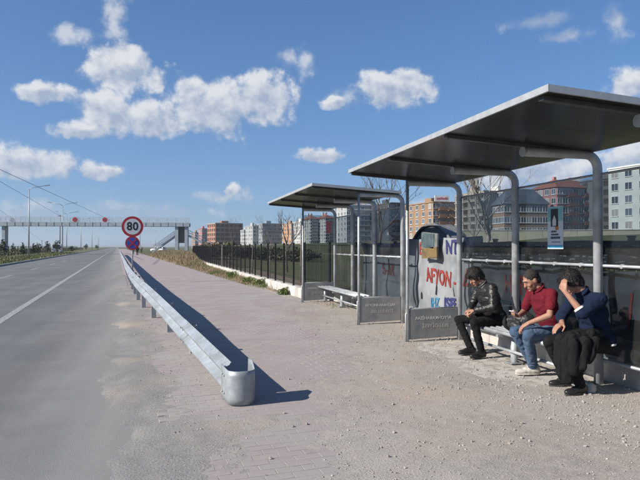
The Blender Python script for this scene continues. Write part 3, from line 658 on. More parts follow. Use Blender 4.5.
while t < 116:
    w, z = grs(t); p = rd(w + .075, t, min(0, z - .48 + .0)) - G0; p.z = z - .42
    link('post', mgp, guard, p, (0, 0, RA)); b = MB(); b.box(rd(w + .02, t, z) - G0, (.05, .09, .20), RA); b.build('spacer', M_ZINC, guard)
    t += 2.3; i += 1
for t in (22.0, 45, 68):
    w, z = grs(t); b = MB(); b.box(rd(w - .09, t, z + .0) - G0, (.012, .05, .10), RA); b.build('reflector', M_RED, guard)
# blunt curled terminal
pl = [(-.085, 6.1), (-.085, 5.86), (-.083, 5.78)] + [(.055 - .138 * math.cos(a), 5.76 - .115 * math.sin(a)) for a in [R(12 * i) for i in range(0, 16)]] + [(.20, 5.80), (.212, 5.95), (.19, 6.04)]
b = MB(); vs = []; fs = []; NZ = 6
for i, (s_, t) in enumerate(pl):
    w = 1.125; bulge = 0
    for j in range(NZ + 1):
        z = .025 + (.335 + (.05 if i > len(pl) - 3 else 0)) * j / NZ; vs.append(rd(w + s_ + .0015 * math.sin(j * 2.1 + i * .4), t, z) - G0)
for i in range(len(pl) - 1):
    for j in range(NZ): a = i * (NZ + 1) + j; fs.append((a, a + NZ + 1, a + NZ + 2, a + 1))
b.add(vs, fs, 0, True); o = b.build('terminal', M_GALV, guard); sdf = o.modifiers.new('t', 'SOLIDIFY'); sdf.thickness = .007; sdf.offset = 0
for z in (.10, .28):
    for tt in (5.9, 6.0): link('bolt', mbolt, o, rd(1.125 - .088, tt, z) - G0, (0, 0, RA))

# ------------------------------------------------------------------ traffic signs
def disc(b, c, r, y, th, mi=0, n=40):
    b.prism([(c[0] + r * math.cos(2 * math.pi * k / n), y, c[1] + r * math.sin(2 * math.pi * k / n)) for k in range(n)], (0, th, 0), mi)
SP = rd(.60, 26.35); SP.z = 0
sg = thing('road_sign', 'round 80 speed limit sign above a no stopping sign on one post', 'road sign', SP, R(2))
b = MB(); b.tube([(0, .03, -.1), (0, .03, 2.85)], .033, 12); b.build('post', M_ZINC, sg)
b = MB(); disc(b, (0, 2.47), .452, -.02, .022); f = b.build('speed_plate', M_RED, sg)
b = MB(); disc(b, (0, 2.47), .345, -.0245, .004); b.build('white_face', M_SIGNW, f)
text('numerals', '80', .50, M_BLACK, frame((0, -.027, 2.47), (1, 0, 0), (0, 0, 1)), f, .001, .92, .012, 1.08)
b = MB(); disc(b, (0, 1.755), .302, -.02, .022); f = b.build('no_stopping_plate', M_RED, sg)
b = MB(); disc(b, (0, 1.755), .235, -.0245, .004); b.build('blue_face', M_BLUE, f)
b = MB()
for i, a in enumerate((45, -45)): b.box((0, -.0285 - .003 * i, 1.755), (.47, .003, .062), 0, 0, Matrix.Rotation(R(a), 3, 'Y'))
b.build('red_cross', M_RED, f)

# ------------------------------------------------------------------ footbridge
M_BRIDGE = mat('bridge_grey', (.30, .34, .38), (.38, .42, .46), rough=.6, metal=.2, scale=1.5)
M_MESH = mat('bridge_mesh', (.42, .47, .52), (.50, .55, .60), rough=.6, scale=2)
M_BDARK = mat('bridge_shaft', (.07, .072, .075), (.11, .11, .11), rough=.7, scale=1)
BP = pix(182, None, 120); BP.z = 0
brz = R(-8)
br = thing('footbridge', 'grey steel footbridge spanning the highway with stairs beside the path', 'footbridge', BP, brz)
L0, L1 = -62, 1.6
zt, zb_ = 6.55, 5.75
b = MB(); b.bbox((L0, -1.2, zb_), (L1, -1.05, zt)); b.bbox((L0, 1.05, zb_), (L1, 1.2, zt)); b.build('girder', M_BRIDGE, br)
b = MB(); b.bbox((L0, -1.05, zt - .25), (L1, 1.05, zt - .1)); b.build('deck', M_BRIDGE, br)
mstiff = MB(); mstiff.bbox((-.04, -.05, 0), (.04, 0, zt - zb_ - .02)); mstiff = mstiff.mesh('stiffener', M_BRIDGE)
for i in range(42): link('stiffener', mstiff, br, (L0 + .75 + i * 1.5, -1.2, zb_ + .01))
for y in (-1.12, 1.12):
    b = MB()
    for z in (.12, .42, .72, 1.05): b.bbox((L0, y - .025, zt + z - .025), (L1, y + .025, zt + z + .025))
    x = L0
    while x < L1: b.bbox((x - .008, y - .008, zt), (x + .008, y + .008, zt + 1.05)); x += .14
    x = L0
    while x < L1: b.bbox((x - .04, y - .04, zt), (x + .04, y + .04, zt + 1.12)); x += 1.9
    b.build('railing', M_MESH, br)
for x in (-1.0, .95):
    b = MB(); b.bbox((x - .32, -.9, -.2), (x + .32, .9, zb_)); b.build('pier', M_BRIDGE, br)
b = MB(); b.bbox((-.68, -.3, .75 + 1.6), (.63, .5, zb_)); b.build('shaft', M_BDARK, br)
for x in (-35,): b = MB(); b.bbox((x - .3, -.8, -.2), (x + .3, .8, zb_)); b.build('pier', M_BRIDGE, br)
def stair(x0, z0, x1, z1, y, name='stair'):
    b = MB(); u_ = Vector((x1 - x0, 0, z1 - z0))
    for yy_ in (y - .9, y + .9):
        b.prism([(x0, yy_, z0 - .35), (x1, yy_, z1 - .35), (x1, yy_, z1 + .05), (x0, yy_, z0 + .05)], (0, .08, 0))
        for hgt in (.5, 1.0): b.tube([(x0, yy_ + .04, z0 + hgt), (x1, yy_ + .04, z1 + hgt)], .03, 6)
        for k in range(9): q = k / 8; b.tube([(x0 + (x1 - x0) * q, yy_ + .04, z0 + (z1 - z0) * q), (x0 + (x1 - x0) * q, yy_ + .04, z0 + (z1 - z0) * q + 1)], .025, 5)
    n_ = 18
    for k in range(n_): q = (k + .5) / n_; b.bbox((x0 + (x1 - x0) * q - .16, y - .86, z0 + (z1 - z0) * q - .03), (x0 + (x1 - x0) * q + .16, y + .86, z0 + (z1 - z0) * q))
    return b.build(name, M_BRIDGE, br)
stair(1.4, 4.0, 6.6, 1.2, .2); stair(-1.2, 4.2, -6.2, .6, 1.5)
for px, lab in ((81, 'red round sign on the footbridge railing over the far lane'), (109, 'red round sign on the footbridge railing over the near lane')):
    xl = (px - 182) / FPX * 120; 
    o = thing('round_sign', lab, 'road sign', BP + Matrix.Rotation(brz, 3, 'Z') @ Vector((xl, -1.24, 6.62)), brz)
    b = MB(); disc(b, (0, .45), .50, 0, .03, 0, 24); b.build('plate', M_RED, o)
    b = MB(); disc(b, (0, .45), .30, -.012, .01, 0, 24); b.build('dark_face', mat('sign_dark', (.20, .05, .06), rough=.6), o)
o = thing('round_sign', 'grey back of a round sign on the footbridge railing', 'road sign', BP + Matrix.Rotation(brz, 3, 'Z') @ Vector(((16 - 182) / FPX * 118, 1.24, 6.55)), brz)
b = MB(); disc(b, (0, .45), .5, 0, .03, 0, 24); b.build('plate', M_ZINC, o)

# ------------------------------------------------------------------ street lamps, cables, far road side
def lamp(loc, h, arms, label):
    o = thing('street_lamp', label, 'street lamp', loc, 0, 'street lamps on the verge')
    b = MB(); b.tube([(0, 0, 0), (0, 0, h * .5), (0, 0, h)], [.11, .085, .06], 10); b.build('pole', M_ZINC, o)
    b = MB(); b.box((0, 0, .03), (.4, .4, .06)); b.build('base', M_KERB, o)
    for s_ in arms:
        b = MB(); b.tube([(0, 0, h - .05), (s_ * .5, 0, h + .22), (s_ * 2.1, 0, h + .55)], [.05, .04, .035], 8); a = b.build('arm', M_ZINC, o)
        b = MB(); b.box((s_ * 2.45, 0, h + .60), (.75, .26, .10), 0, 0, Matrix.Rotation(-s_ * R(10), 3, 'Y')); b.build('lamp_head', M_ZINC, a)
    return o
for px, d, arms in ((28.8, 84, (1,)), (62.5, 117.5, (1, -1)), (66.7, 148, (1, -1)), (81, 182, (1,)), (92, 225, (1,)), (98.5, 280, (1,))):
    p = pix(px, None, d); p.z = .12; lamp(p, 9.9, arms, 'grey street lamp with double arm on the verge' if len(arms) == 2 else 'grey street lamp with single arm on the verge')
lamp(pix(155.5, None, 290) * Vector((1, 1, 0)), 9.9, (-1,), 'distant street lamp beyond the footbridge beside the path')
M_CABLE = mat('cable', (.06, .065, .07), rough=.6)
for i, (a, c) in enumerate((((-90, 128.5, 44), (140, 233.5, 260)), ((-90, 130, 58), (60, 216, 150)), ((-60, 166, 88), (42, 241, 290)))):
    A, B = pix(a[0], a[1], a[2]), pix(c[0], c[1], c[2])
    o = MB().tube([A + (B - A) * (k / 30) - Vector((0, 0, 1.1 * (1 - (2 * k / 30 - 1) ** 2) * 0)) for k in range(31)], .028, 6).build('overhead_cable', M_CABLE)
    tag(o, ['topmost overhead cable rising to the left above the verge', 'middle overhead cable crossing the first street lamp', 'lowest overhead cable behind the first street lamp'][i], 'cable', 'overhead cables')
    q = thing('utility_pole', ['wooden pole carrying the topmost cable far down the road', 'wooden pole behind the second street lamp carrying the middle cable', 'far wooden pole among the verge trees carrying the lowest cable'][i], 'utility pole', (B.x, B.y, .1))
    MB().tube([(0, 0, 0), (0, 0, B.z + .2)], [.14, .09], 8).build('shaft', M_BARK, q); MB().box((0, 0, B.z - .1), (1.2, .1, .1)).build('crossarm', M_BARK, q)

def leaf_cloud(blobs, n, size, flat=1.0, mats=2):
    """leaf quads through the volume of some ellipsoids: [(c, r)]"""
    Vs = np.zeros((n * 4, 3)); wts = np.array([r[0] * r[1] * r[2] for c, r in blobs]); wts = wts / wts.sum()
    k = rng.choice(len(blobs), n, p=wts); u = rng.normal(size=(n, 3)); u /= np.linalg.norm(u, axis=1)[:, None]; u *= (rng.uniform(.25, 1, n) ** .5)[:, None]
    C = np.array([blobs[i][0] for i in k]) + u * np.array([blobs[i][1] for i in k])
    a = rng.normal(size=(n, 3)); a /= np.linalg.norm(a, axis=1)[:, None]; b = np.cross(a, rng.normal(size=(n, 3))); b /= np.linalg.norm(b, axis=1)[:, None]
    s = size * rng.uniform(.6, 1.4, n)[:, None]
    P = np.stack([C - a * s, C + b * s * .5, C + a * s, C - b * s * .5], 1).reshape(-1, 3)
    return P, np.arange(n * 4).reshape(n, 4)
def leafy(name, label, cat, loc, h, rad, n, size, m, group, trunk=.25, conic=False):
    o = thing(name, label, cat, loc, 0, group)
    b = MB(); b.tube([(0, 0, -.2), (.03 * h, 0, h * .4), (0, .02 * h, h * .9)], [.03 * h * .8 + .01, .02 * h, .006 * h], 7)
    for k in range(5):
        a = k * 1.3; z = h * (.3 + .1 * k); b.tube([(0, 0, z), (math.cos(a) * rad * .6, math.sin(a) * rad * .6, z + h * .15)], [.012 * h, .004 * h], 5)
    b.build('trunk', M_BARK, o)
    bl = []
    for k in range(9):
        z = h * (trunk + (1 - trunk) * (k + .5) / 9); rr = rad * ((1 - .85 * k / 9) if conic else math.sin(math.pi * (k + 1.4) / 11)) ; a = random.uniform(0, 6.28); q = rr * (.25 if conic else .45)
        bl.append(((math.cos(a) * q, math.sin(a) * q, z), (rr * random.uniform(.6, .85), rr * random.uniform(.6, .85), h * .11)))
    P, F_ = leaf_cloud(bl, n, size); raw('crown', P, F_, m, o); return o
for i, (px, d, h, rad, con) in enumerate(((3, 78, 2.6, 1.0, 0), (13, 130, 3.0, 1.2, 1), (23, 92, 2.9, 1.0, 1), (33.5, 110, 2.6, .8, 1), (38, 100, 2.3, 1.0, 0), (47, 115, 2.7, 1.0, 0), (57, 108, 2.9, 1.1, 0), (72, 150, 2.2, 1.0, 0), (-14, 80, 3.0, 1.2, 0), (86, 200, 2.6, 1.2, 0), (97, 240, 3, 1.4, 0))):
    p = pix(px, None, d); p.z = .1
    leafy('verge_tree', ['small dark round tree by the verge fence', 'small dark conical tree by the verge fence'][con], 'tree', p, h * random.uniform(.72, .95), rad * .7, 330, .13, M_LEAFD, 'small dark trees along the verge', .2, bool(con))
vf = thing('verge_fence', 'dark railing fence along the far verge behind the street lamps', 'fence', rd(-16, 40)); o0 = rd(-16, 40)
mvp = MB().box((0, 0, .8), (.08, .08, 1.6)).mesh('fence_post', M_IRON)
for i in range(75): link('fence_post', mvp, vf, rd(-16, 40 + i * 3.0, .1) - o0)
b = MB()
for z in (.4, 1.1, 1.6): b.box(rd(-16, 150, z) - o0, (220, .05, .06), RA + R(90))
b.build('rails', M_IRON, vf)
P, F_ = leaf_cloud([((rd(-17.5, 40 + i * 4).x + random.uniform(-.6, .6), rd(-17.5, 40 + i * 4).y, .55), (1.0, 2.4, random.uniform(.4, .8))) for i in range(70)], 9000, .16)
stuff(raw('verge_hedge', P, F_, M_LEAFO))
# verge grass
def blades(name, pts, hmin, hmax, wd, mats, mis, lean=.35, parent=None):
    n = len(pts); pts = np.asarray(pts); a = rng.uniform(0, 6.28, n); h = rng.uniform(hmin, hmax, n); w_ = wd * rng.uniform(.7, 1.3, n)
    dx = np.stack([np.cos(a), np.sin(a), np.zeros(n)], 1) * w_[:, None]; ln = rng.normal(0, lean, (n, 2)) * h[:, None]
    up = np.stack([ln[:, 0], ln[:, 1], h], 1); mid = up * np.array([.35, .35, .55])
    Vv = np.stack([pts - dx, pts + dx, pts + mid + dx * .7, pts + up, pts + mid - dx * .7], 1).reshape(-1, 3); base = np.arange(n)[:, None] * 5
    Fv = np.concatenate([base + np.array([[0, 1, 2, 4]])]); Tv = base + np.array([[4, 2, 3, 3]])
    F3 = np.concatenate([base + np.array([[0, 1, 2]]), base + np.array([[0, 2, 4]]), base + np.array([[4, 2, 3]])])
    return stuff(raw(name, Vv, F3, mats, parent, np.tile(np.asarray(mis), 3)))
pts = []; mis = []
for _ in range(9000):
    t = 45 + 110 * random.random() ** 1.4; w = random.uniform(-13.5, -9.25); p = rd(w, t, .11); pts.append(p); mis.append(0 if random.random() < .7 else 1)
blades('verge_grass', pts, .10, .3, .03, [M_GREEN, M_DRY], mis)
# bank grass between the path and the fence
pts = []; mis = []
while len(pts) < 42000:
    y = 14 + 96 * random.random() ** 1.3
    w = random.uniform(4.9, 9.5 if y > 50 else 7.2); p = rd(w, (y - w * SA) / CA)
    fx = np.interp(p.y, [q[1] for q in FP], [q[0] for q in FP]) - .12
    if p.y < 57 and p.x > fx: continue
    if y < 16.5 and p.x < 3.6: continue
    edge = ss(4.85, 5.5, w) * (.18 if y < 22 else 1)
    green = fbm(p.x, p.y, .45, 11) > .12 and y < 50
    if random.random() > edge * (.35 + (fbm(p.x, p.y, .8, 2) > -.05) * .65): continue
    pts.append((p.x, p.y, float(terr(p.x, p.y)) - .01)); mis.append(1 if green and random.random() < .85 else 0)
pa = np.array(pts); big = (pa[:, 1] > 46)
ma = np.array(mis)
blades('bank_grass', pa[~big], .06, .22, .007, [M_DRY, M_GREEN], ma[~big], .5)
blades('tall_dry_grass', pa[big], .12, .38, .016, [M_DRY, M_GREEN], ma[big], .4)
# low weeds along the plinth
for i, (px, py, r) in enumerate(((197, 266.5, .5), (250, 283.5, .45), (262, 287, .35), (232, 278, .35), (285, 295, .25))):
    p = pix(px, py); p.z = float(terr(p.x, p.y))
    P, F_ = leaf_cloud([((random.uniform(-r, r) * .5, random.uniform(-r, r) * .8, .08 + random.random() * .12), (r * .5, r * .7, .12)) for _ in range(6)], 520, .032)
    o = raw('weed', P, F_, [M_GREEN]); o.location = p; tag(o, 'low green weed clump between the path and the white fence wall', 'weed', 'weed clumps by the fence')

# ------------------------------------------------------------------ bare trees, shrubs
def bare_tree(label, loc, h, seed, m=M_BARK, spread=.5, depth=5, r0=.05, name='bare_tree', group='leafless young trees'):
    rs = random.Random(seed); o = thing(name, label, 'tree', loc, 0, group)
    tr = MB(); tr.tube([(0, 0, -.3), (rs.uniform(-.03, .03) * h, rs.uniform(-.03, .03) * h, h * .3), (0, 0, h * .42)], [r0, r0 * .85, r0 * .75], 8); tr.build('trunk', m, o)
    cr = MB()
    def grow(p, d, l, r, k):
        q = p + d * l * .5 + Vector((rs.gauss(0, .05), rs.gauss(0, .05), rs.gauss(0, .03))) * l; e = q + (d + Vector((rs.gauss(0, .15), rs.gauss(0, .15), .12))).normalized() * l * .5
        cr.tube([p, q, e], [r, r * .8, r * .62], 5 if k > 1 else 4, cap=False)
        if k == 0: return
        for _ in range(rs.choice((2, 3, 3))):
            nd = (d + Vector((rs.gauss(0, spread), rs.gauss(0, spread), rs.uniform(0, .35)))).normalized(); grow(e if rs.random() < .6 else q, nd, l * rs.uniform(.6, .85), r * .6, k - 1)
    for _ in range(4): grow(Vector((0, 0, h * rs.uniform(.30, .42))), Vector((rs.gauss(0, .45), rs.gauss(0, .45), 1)).normalized(), h * .24, r0 * .6, depth - 1)
    cr.build('crown', m, o); return o
def gp(px, d):
    p = pix(px, None, d); p.z = float(terr(p.x, p.y)); return p
bare_tree('tall leafless tree rising behind the first shelter roof', gp(490, 19), 5.6, 3, M_PALEBARK, .42, 5, .07)
bare_tree('leafless tree rising between the two shelter roofs', gp(380, 23), 5.0, 5, M_BARK, .5, 5, .05)
bare_tree('slim leafless tree just beyond the black fence near the far shelter post', gp(287.5, 34), 4.0, 8, M_BARK, .35, 4, .06)
bare_tree('thin pale sapling in the field close behind the fence', gp(270, 26), 2.6, 9, M_PALEBARK, .3, 3, .025)
bare_tree('spindly leafless sapling far across the field before the blue grey block', gp(264, 60), 5.0, 12, M_BARK, .3, 4, .035)
bare_tree('thin grey sapling in front of the brick block', gp(233, 55), 4.2, 14, M_BARK, .3, 4, .035)
bare_tree('leafless sapling next to the tall tree behind the first shelter', gp(474, 30), 5.6, 17, M_BARK, .4, 4, .04)
for i, (px, d, h) in enumerate(((252, 30, 2.0), (300.5, 24, 2.4), (222, 36, 2.2), (211, 46, 2.4))):
    o = thing('stake', 'pale wooden tree stake standing in the field behind the fence', 'stake', gp(px, d), R(20 * i), 'stakes in the field'); MB().tube([(0, 0, -.3), (.03, .02, h * .75)], [.03, .024], 7).build('pole', M_PALEBARK, o)
# shrubs behind the fence
def shrub(label, loc, rx, rz_, n, size, m, group):
    o = thing('shrub', label, 'shrub', loc, 0, group)
    bl = [((random.gauss(0, rx * .4), random.gauss(0, rx * .4), rz_ * random.uniform(.3, .75)), (rx * .5, rx * .5, rz_ * .35)) for _ in range(7)]
    P, F_ = leaf_cloud(bl, n, size); raw('foliage', P, F_, m, o)
    b = MB()
    for _ in range(9): a = random.uniform(0, 6.28); b.tube([(0, 0, -.1), (math.cos(a) * rx * .4, math.sin(a) * rx * .4, rz_ * .6)], [.02, .008], 5)
    b.build('stems', M_BARK, o)
for i in range(34):
    px = 203 + i * 3.2 + random.uniform(-2, 2); d = random.uniform(52, 80); k = i % 3
    shrub(['dark evergreen shrub in the hedge row across the field', 'brown leafless shrub in the hedge row across the field', 'olive shrub in the hedge row across the field'][k], gp(px, d), 1.3, random.uniform(.9, 1.5), 650, .16, [M_LEAFD, M_LEAFB, M_LEAFO][k], 'shrubs across the field')
for i in range(26):
    px = 405 + i * 10 + random.uniform(-4, 4); d = random.uniform(21, 27)
    k = i % 2
    shrub(['dark shrub on the slope seen through the shelter glass', 'dull olive shrub on the slope seen through the shelter glass'][k], gp(px, d) - Vector((0, 0, .1)), 1.3, random.uniform(.9, 1.35), 750, .09, [M_LEAFD, M_LEAFO][k], 'shrubs on the slope behind the shelters')
# cream wall on the slope
M_CREAM = mat('cream_wall', (.46, .42, .30), (.36, .33, .24), rough=.85, scale=.8)
wl0 = pix(440, None, 62); wl1 = pix(760, None, 58); cwz = 2.55
cw_ = thing('cream_wall', 'long low cream wall on the slope below the apartment blocks', 'wall', (wl0.x, wl0.y, cwz))
u = (wl1 - wl0); u.z = 0; Lw = u.length; ang = math.atan2(u.y, u.x); u.normalize(); nseg = 9
for i in range(nseg):
    c = u * (Lw * (i + .5) / nseg); b = MB(); b.box((c.x, c.y, .15), (Lw / nseg - .03, .3, 1.2 + .06 * (i % 2)), ang); b.build('wall_panel', M_CREAM, cw_)
    b = MB(); b.box((c.x, c.y, .80), (Lw / nseg - .03, .42, .08), ang); b.build('coping', M_PLINTH, cw_)

# ------------------------------------------------------------------ apartment blocks
M_PANE = mat('window_pane', (.03, .038, .048), (.06, .07, .085), rough=.15, scale=.3)
M_PANE2 = mat('window_pane_blue', (.07, .10, .13), (.11, .14, .17), rough=.12, scale=.3); M_CURT = mat('window_curtain', (.22, .21, .19), (.30, .29, .27), rough=.6, scale=2)
M_WFR = mat('window_frame', (.60, .60, .58), rough=.6)
M_DKWIN = mat('empty_opening', (.025, .022, .020), (.05, .045, .04), rough=.9, scale=.4)
M_SLAB = mat('bare_concrete', (.34, .32, .30), (.27, .26, .24), rough=.9, scale=.4)
M_TILE = mat('roof_tile', (.26, .085, .05), (.20, .07, .045), rough=.85, scale=1)
M_SLATE = mat('slate_roof', (.055, .07, .085), (.085, .10, .115), rough=.55, scale=.6, c3=(.12, .13, .14), s3=.3)
def wall_mat(n, c): return mat('wall_' + n, c, tuple(x * .86 for x in c), rough=.9, scale=.35, detail=8)
def win_mesh(w, h, frame_m, pane_m, frame=True):
    b = MB()
    if frame:
        f = .09
        b.bbox((-w / 2 - f, -.10, -h / 2 - f), (w / 2 + f, .02, -h / 2)); b.bbox((-w / 2 - f, -.10, h / 2), (w / 2 + f, .02, h / 2 + f))
        b.bbox((-w / 2 - f, -.10, -h / 2), (-w / 2, .02, h / 2)); b.bbox((w / 2, -.10, -h / 2), (w / 2 + f, .02, h / 2)); b.bbox((-.04, -.09, -h / 2), (.04, .0, h / 2))
        b.bbox((-w / 2 - .15, -.22, -h / 2 - f - .08), (w / 2 + .15, .02, -h / 2 - f - .002))
    b.bbox((-w / 2, -.05, -h / 2), (w / 2, -.02, h / 2), 1); return b.mesh('window', [frame_m, pane_m])
def block(label, px0, px1, ytop, d, rz, floors, wmat, side=14, base=None, bays=None, sbays=4, frame=True, roof='flat', win=(1.5, 1.4), pane=None, bands=None, balc=None, slabs=False, cols=None, name='apartment_block', roofm=None, sidemat=None, parapet=True, frm=None, roofh=2.2):
    """front face spans about px0..px1 at depth d; rz turns the block (positive shows its lit left side)"""
    p = pix((px0 + px1) / 2, None, d); ztop = CAMH + (Y0 - ytop) / FPX * d
    zb = float(terr(p.x, p.y)) if base is None else base
    vis = (px1 - px0) / FPX * d; va = math.atan2(p.x, p.y); eff = rz + va     # angle between the front normal and the view
    W = max(4.0, (vis - side * abs(math.sin(eff))) / max(.3, math.cos(eff))); H = ztop - zb - (roofh if roof == 'hip' else 0)
    o = thing(name, label, 'building', (p.x, p.y, zb), rz - 0, 'apartment blocks beyond the field'); D = side
    hw, hd = W / 2, D / 2
    b = MB(); b.bbox((-hw, -hd, -2), (hw, hd, H)); b.build('wall', wmat, o)
    if sidemat:
        b = MB(); b.bbox((-hw - .12, -hd + .05, -1.9), (-hw - .002, hd - .05, H - .1)); b.build('side_wall', sidemat, o)
    if roof == 'flat':
        b = MB(); b.bbox((-hw - .25, -hd - .25, H), (hw + .25, hd + .25, H + .35)); b.build('parapet', wmat if parapet else M_SLAB, o)
        if ytop > 170: b = MB(); b.bbox((-hw * .3, -2, H + .35), (hw * .2, 2, H + 2.0)); b.build('roof_house', wmat, o)
    else:
        rm = roofm or M_TILE; e = .5; x0, y0 = hw + e, hd + e; rx_ = max(0, hw - hd * .6)
        b = MB(); b.add([(-x0, -y0, H), (x0, -y0, H), (x0, y0, H), (-x0, y0, H), (-rx_, 0, H + roofh), (rx_, 0, H + roofh)], [(0, 1, 5, 4), (1, 2, 5), (2, 3, 4, 5), (3, 0, 4), (3, 2, 1, 0)]); r_ = b.build('roof', rm, o)
        for q in ((-.4, .35) if rm is M_TILE else ()): b = MB(); b.bbox((hw * q - .4, .5, H + roofh * .3), (hw * q + .4, 1.3, H + roofh + .8)); b.build('chimney', wmat, r_)
    fh = H / floors; pm = pane or M_PANE; mes = [win_mesh(win[0], min(win[1], fh * .6), frm or M_WFR, q_, frame) for q_ in ((pm, pm, M_PANE2, M_CURT) if frame else (pm,))]
    nb = bays or max(2, int(W / 3.2))
    for f in range(floors):
        z = fh * (f + .55)
        for i in range(nb): link('window', random.choice(mes), o, (-hw + W * (i + .5) / nb, -hd, z))
        for i in range(sbays if eff > -.02 or True else 0):
            if math.sin(eff) * D / d * FPX > 3: link('window', random.choice(mes), o, (-hw - (.12 if sidemat else 0), hd - D * (i + .5) / sbays, z), (0, 0, R(-90)))
        if slabs:
            b = MB(); b.bbox((-hw - .18, -hd - .18, fh * (f + 1) - .3), (hw + .18, hd + .18, fh * (f + 1) - .02)); b.build('floor_slab', M_SLAB, o)
        if balc and f > 0:
            for i in balc:
                x = -hw + W * (i + .5) / nb; b = MB(); b.bbox((x - 1.5, -hd - 1.2, fh * f - .1), (x + 1.5, -hd, fh * f + .05)); b.bbox((x - 1.5, -hd - 1.2, fh * f + .05), (x + 1.5, -hd - 1.1, fh * f + .95)); b.build('balcony', bands or wmat, o)
    if cols:
        for i in range(nb + 1):
            x = -hw + W * i / nb; b = MB(); b.bbox((x - .25, -hd - .2, -1), (x + .25, -hd - .002, H - .02)); b.build('column', cols, o)
    return o
WM = {k: wall_mat(k, c) for k, c in dict(brick=(.36, .15, .085), brick2=(.30, .13, .08), white=(.50, .50, .48), blue=(.22, .26, .32), brown=(.26, .16, .10), grey=(.36, .37, .36), lgrey=(.36, .375, .38), sage=(.34, .37, .33),
      orange=(.40, .20, .09), ochre=(.27, .17, .10), rose=(.33, .15, .135), mint=(.50, .54, .51), dark=(.10, .10, .105), dkglass=(.035, .045, .055), olive=(.20, .19, .16), cream=(.55, .50, .42)).items()}
block('unfinished red brick block with bare concrete frame', 207.5, 242, 224, 380, R(14), 5, WM['brick2'], 17, bays=6, frame=False, pane=M_DKWIN, slabs=True, cols=WM['brick'], win=(2.4, 1.9), sidemat=WM['brick'], parapet=False)
block('low rose coloured block left of the brick block', 199, 207, 229, 420, R(10), 4, WM['rose'], 12, bays=3)
block('small tan block beside the footbridge stair', 192, 200, 233, 450, R(10), 4, WM['brown'], 12, bays=3)
block('small white block right of the brick block', 242, 249, 230.5, 360, R(5), 4, WM['lgrey'], 12, bays=3)
block('white end block attached to the blue grey block', 248.5, 256, 226.5, 335, R(10), 5, WM['lgrey'], 14, bays=2)
block('blue grey scaffolded block with white end', 255.5, 281, 224.5, 330, R(6), 6, WM['blue'], 16, bays=7, slabs=True, win=(1.8, 1.5), frm=WM['lgrey'])
block('brown block with orange end behind the slim bare tree', 283, 297, 224.5, 320, R(12), 5, WM['brown'], 14, bays=4, sidemat=WM['orange'])
block('narrow white block beside the far shelter post', 297.5, 304, 222.5, 290, R(4), 6, WM['white'], 12, bays=2)
block('grey green tower with red tiled roof', 304, 317, 215, 270, R(4), 8, WM['sage'], 14, roof='hip', bays=4, balc=(1,), bands=WM['grey'])
block('grey tower with red tiled roof next to the grey green tower', 317.5, 333, 214, 262, R(4), 8, WM['grey'], 14, roof='hip', bays=4, balc=(2,), bands=WM['lgrey'])
whb = block('pale grey block with dark stair strip seen through the far shelter', 334, 371, 207, 240, R(2), 7, WM['lgrey'], 16, bays=7)
block('dark glazed office block seen through the far shelter', 372, 399, 205, 225, R(4), 8, WM['dkglass'], 18, bays=7, win=(2.2, 1.5), frm=WM['dark'])
block('narrow bright orange block between the shelters', 402.5, 409, 210, 250, R(24), 6, WM['orange'], 12, bays=2)
brw = block('ochre brown block with long cornice carrying a white billboard', 408, 455, 204.5, 190, R(6), 5, WM['ochre'], 16, bays=7, balc=(2, 5), bands=WM['orange'])
block('unfinished grey block with bare floor slabs and brick infill', 459, 491, 194, 170, R(4), 6, WM['olive'], 15, bays=6, frame=False, pane=M_DKWIN, slabs=True, win=(2.2, 1.8), cols=M_SLAB)
block('white stepped block beside the slate roofed hall', 489, 503, 193, 176, R(3), 6, WM['white'], 13, bays=3)
block('long slate roofed hall seen through the shelter glass', 494, 546, 189, 150, R(-8), 3, WM['brown'], 7, roof='hip', roofm=M_SLATE, roofh=4.2, bays=8)
block('rose red block with dark mansard roof seen through the shelter glass', 534, 596, 180, 158, R(4), 5, WM['rose'], 10, bays=8, roof='hip', roofm=M_TILE, roofh=2.6, balc=(2, 5), bands=M_TILE)
block('dark grey half built block seen through the shelter glass', 597, 617, 180, 150, R(6), 6, WM['dark'], 14, bays=4, frame=False, pane=M_DKWIN, slabs=False, win=(1.8, 1.7))
block('pale mint white block with five rows of windows', 616.5, 668, 166, 139, R(6), 5, WM['mint'], 16, bays=7, win=(1.9, 1.7))
# billboard and roof signs
def board(label, px, y0, y1, hw, d, m, txt, tm):
    p = pix(px, None, d); z0 = CAMH + (Y0 - y1) / FPX * d; z1 = CAMH + (Y0 - y0) / FPX * d
    o = thing('rooftop_billboard', label, 'billboard', (p.x, p.y, z0), 0); w = hw / FPX * d; h = z1 - z0
    MB().box((0, 0, h / 2), (2 * w, .25, h)).build('board', m, o); b = MB()
    for q in (-.7, 0, .7): b.tube([(w * q, .3, -2.5), (w * q, .3, h * .8)], .08, 6)
    b.build('support', M_ZINC, o)
    b = MB(); x = -w * .75
    while x < w * .75:
        l = random.uniform(.25, .6) * h * .35; b.bbox((x, -.16, h * .32), (x + l, -.13, h * (.62 if random.random() < .5 else .72))); x += l + h * .08
    b.build('red_lettering', tm, o)
board('white rooftop billboard with red lettering on the ochre brown block', 442, 195.5, 201.5, 8, 188, M_WHITE, '', M_RED)
board('red and white rooftop sign on the pale grey block', 359, 203, 207.5, 10, 238, M_WHITE, '', M_RED)
p = pix(328.5, None, 250); zz = CAMH + (Y0 - 233) / FPX * 250; o = thing('facade_banner', 'tall red banner hanging on the grey tower', 'banner', (p.x, p.y, zz)); MB().box((0, -.1, 2.6), (2.2, .12, 5.2)).build('cloth', M_RED, o)
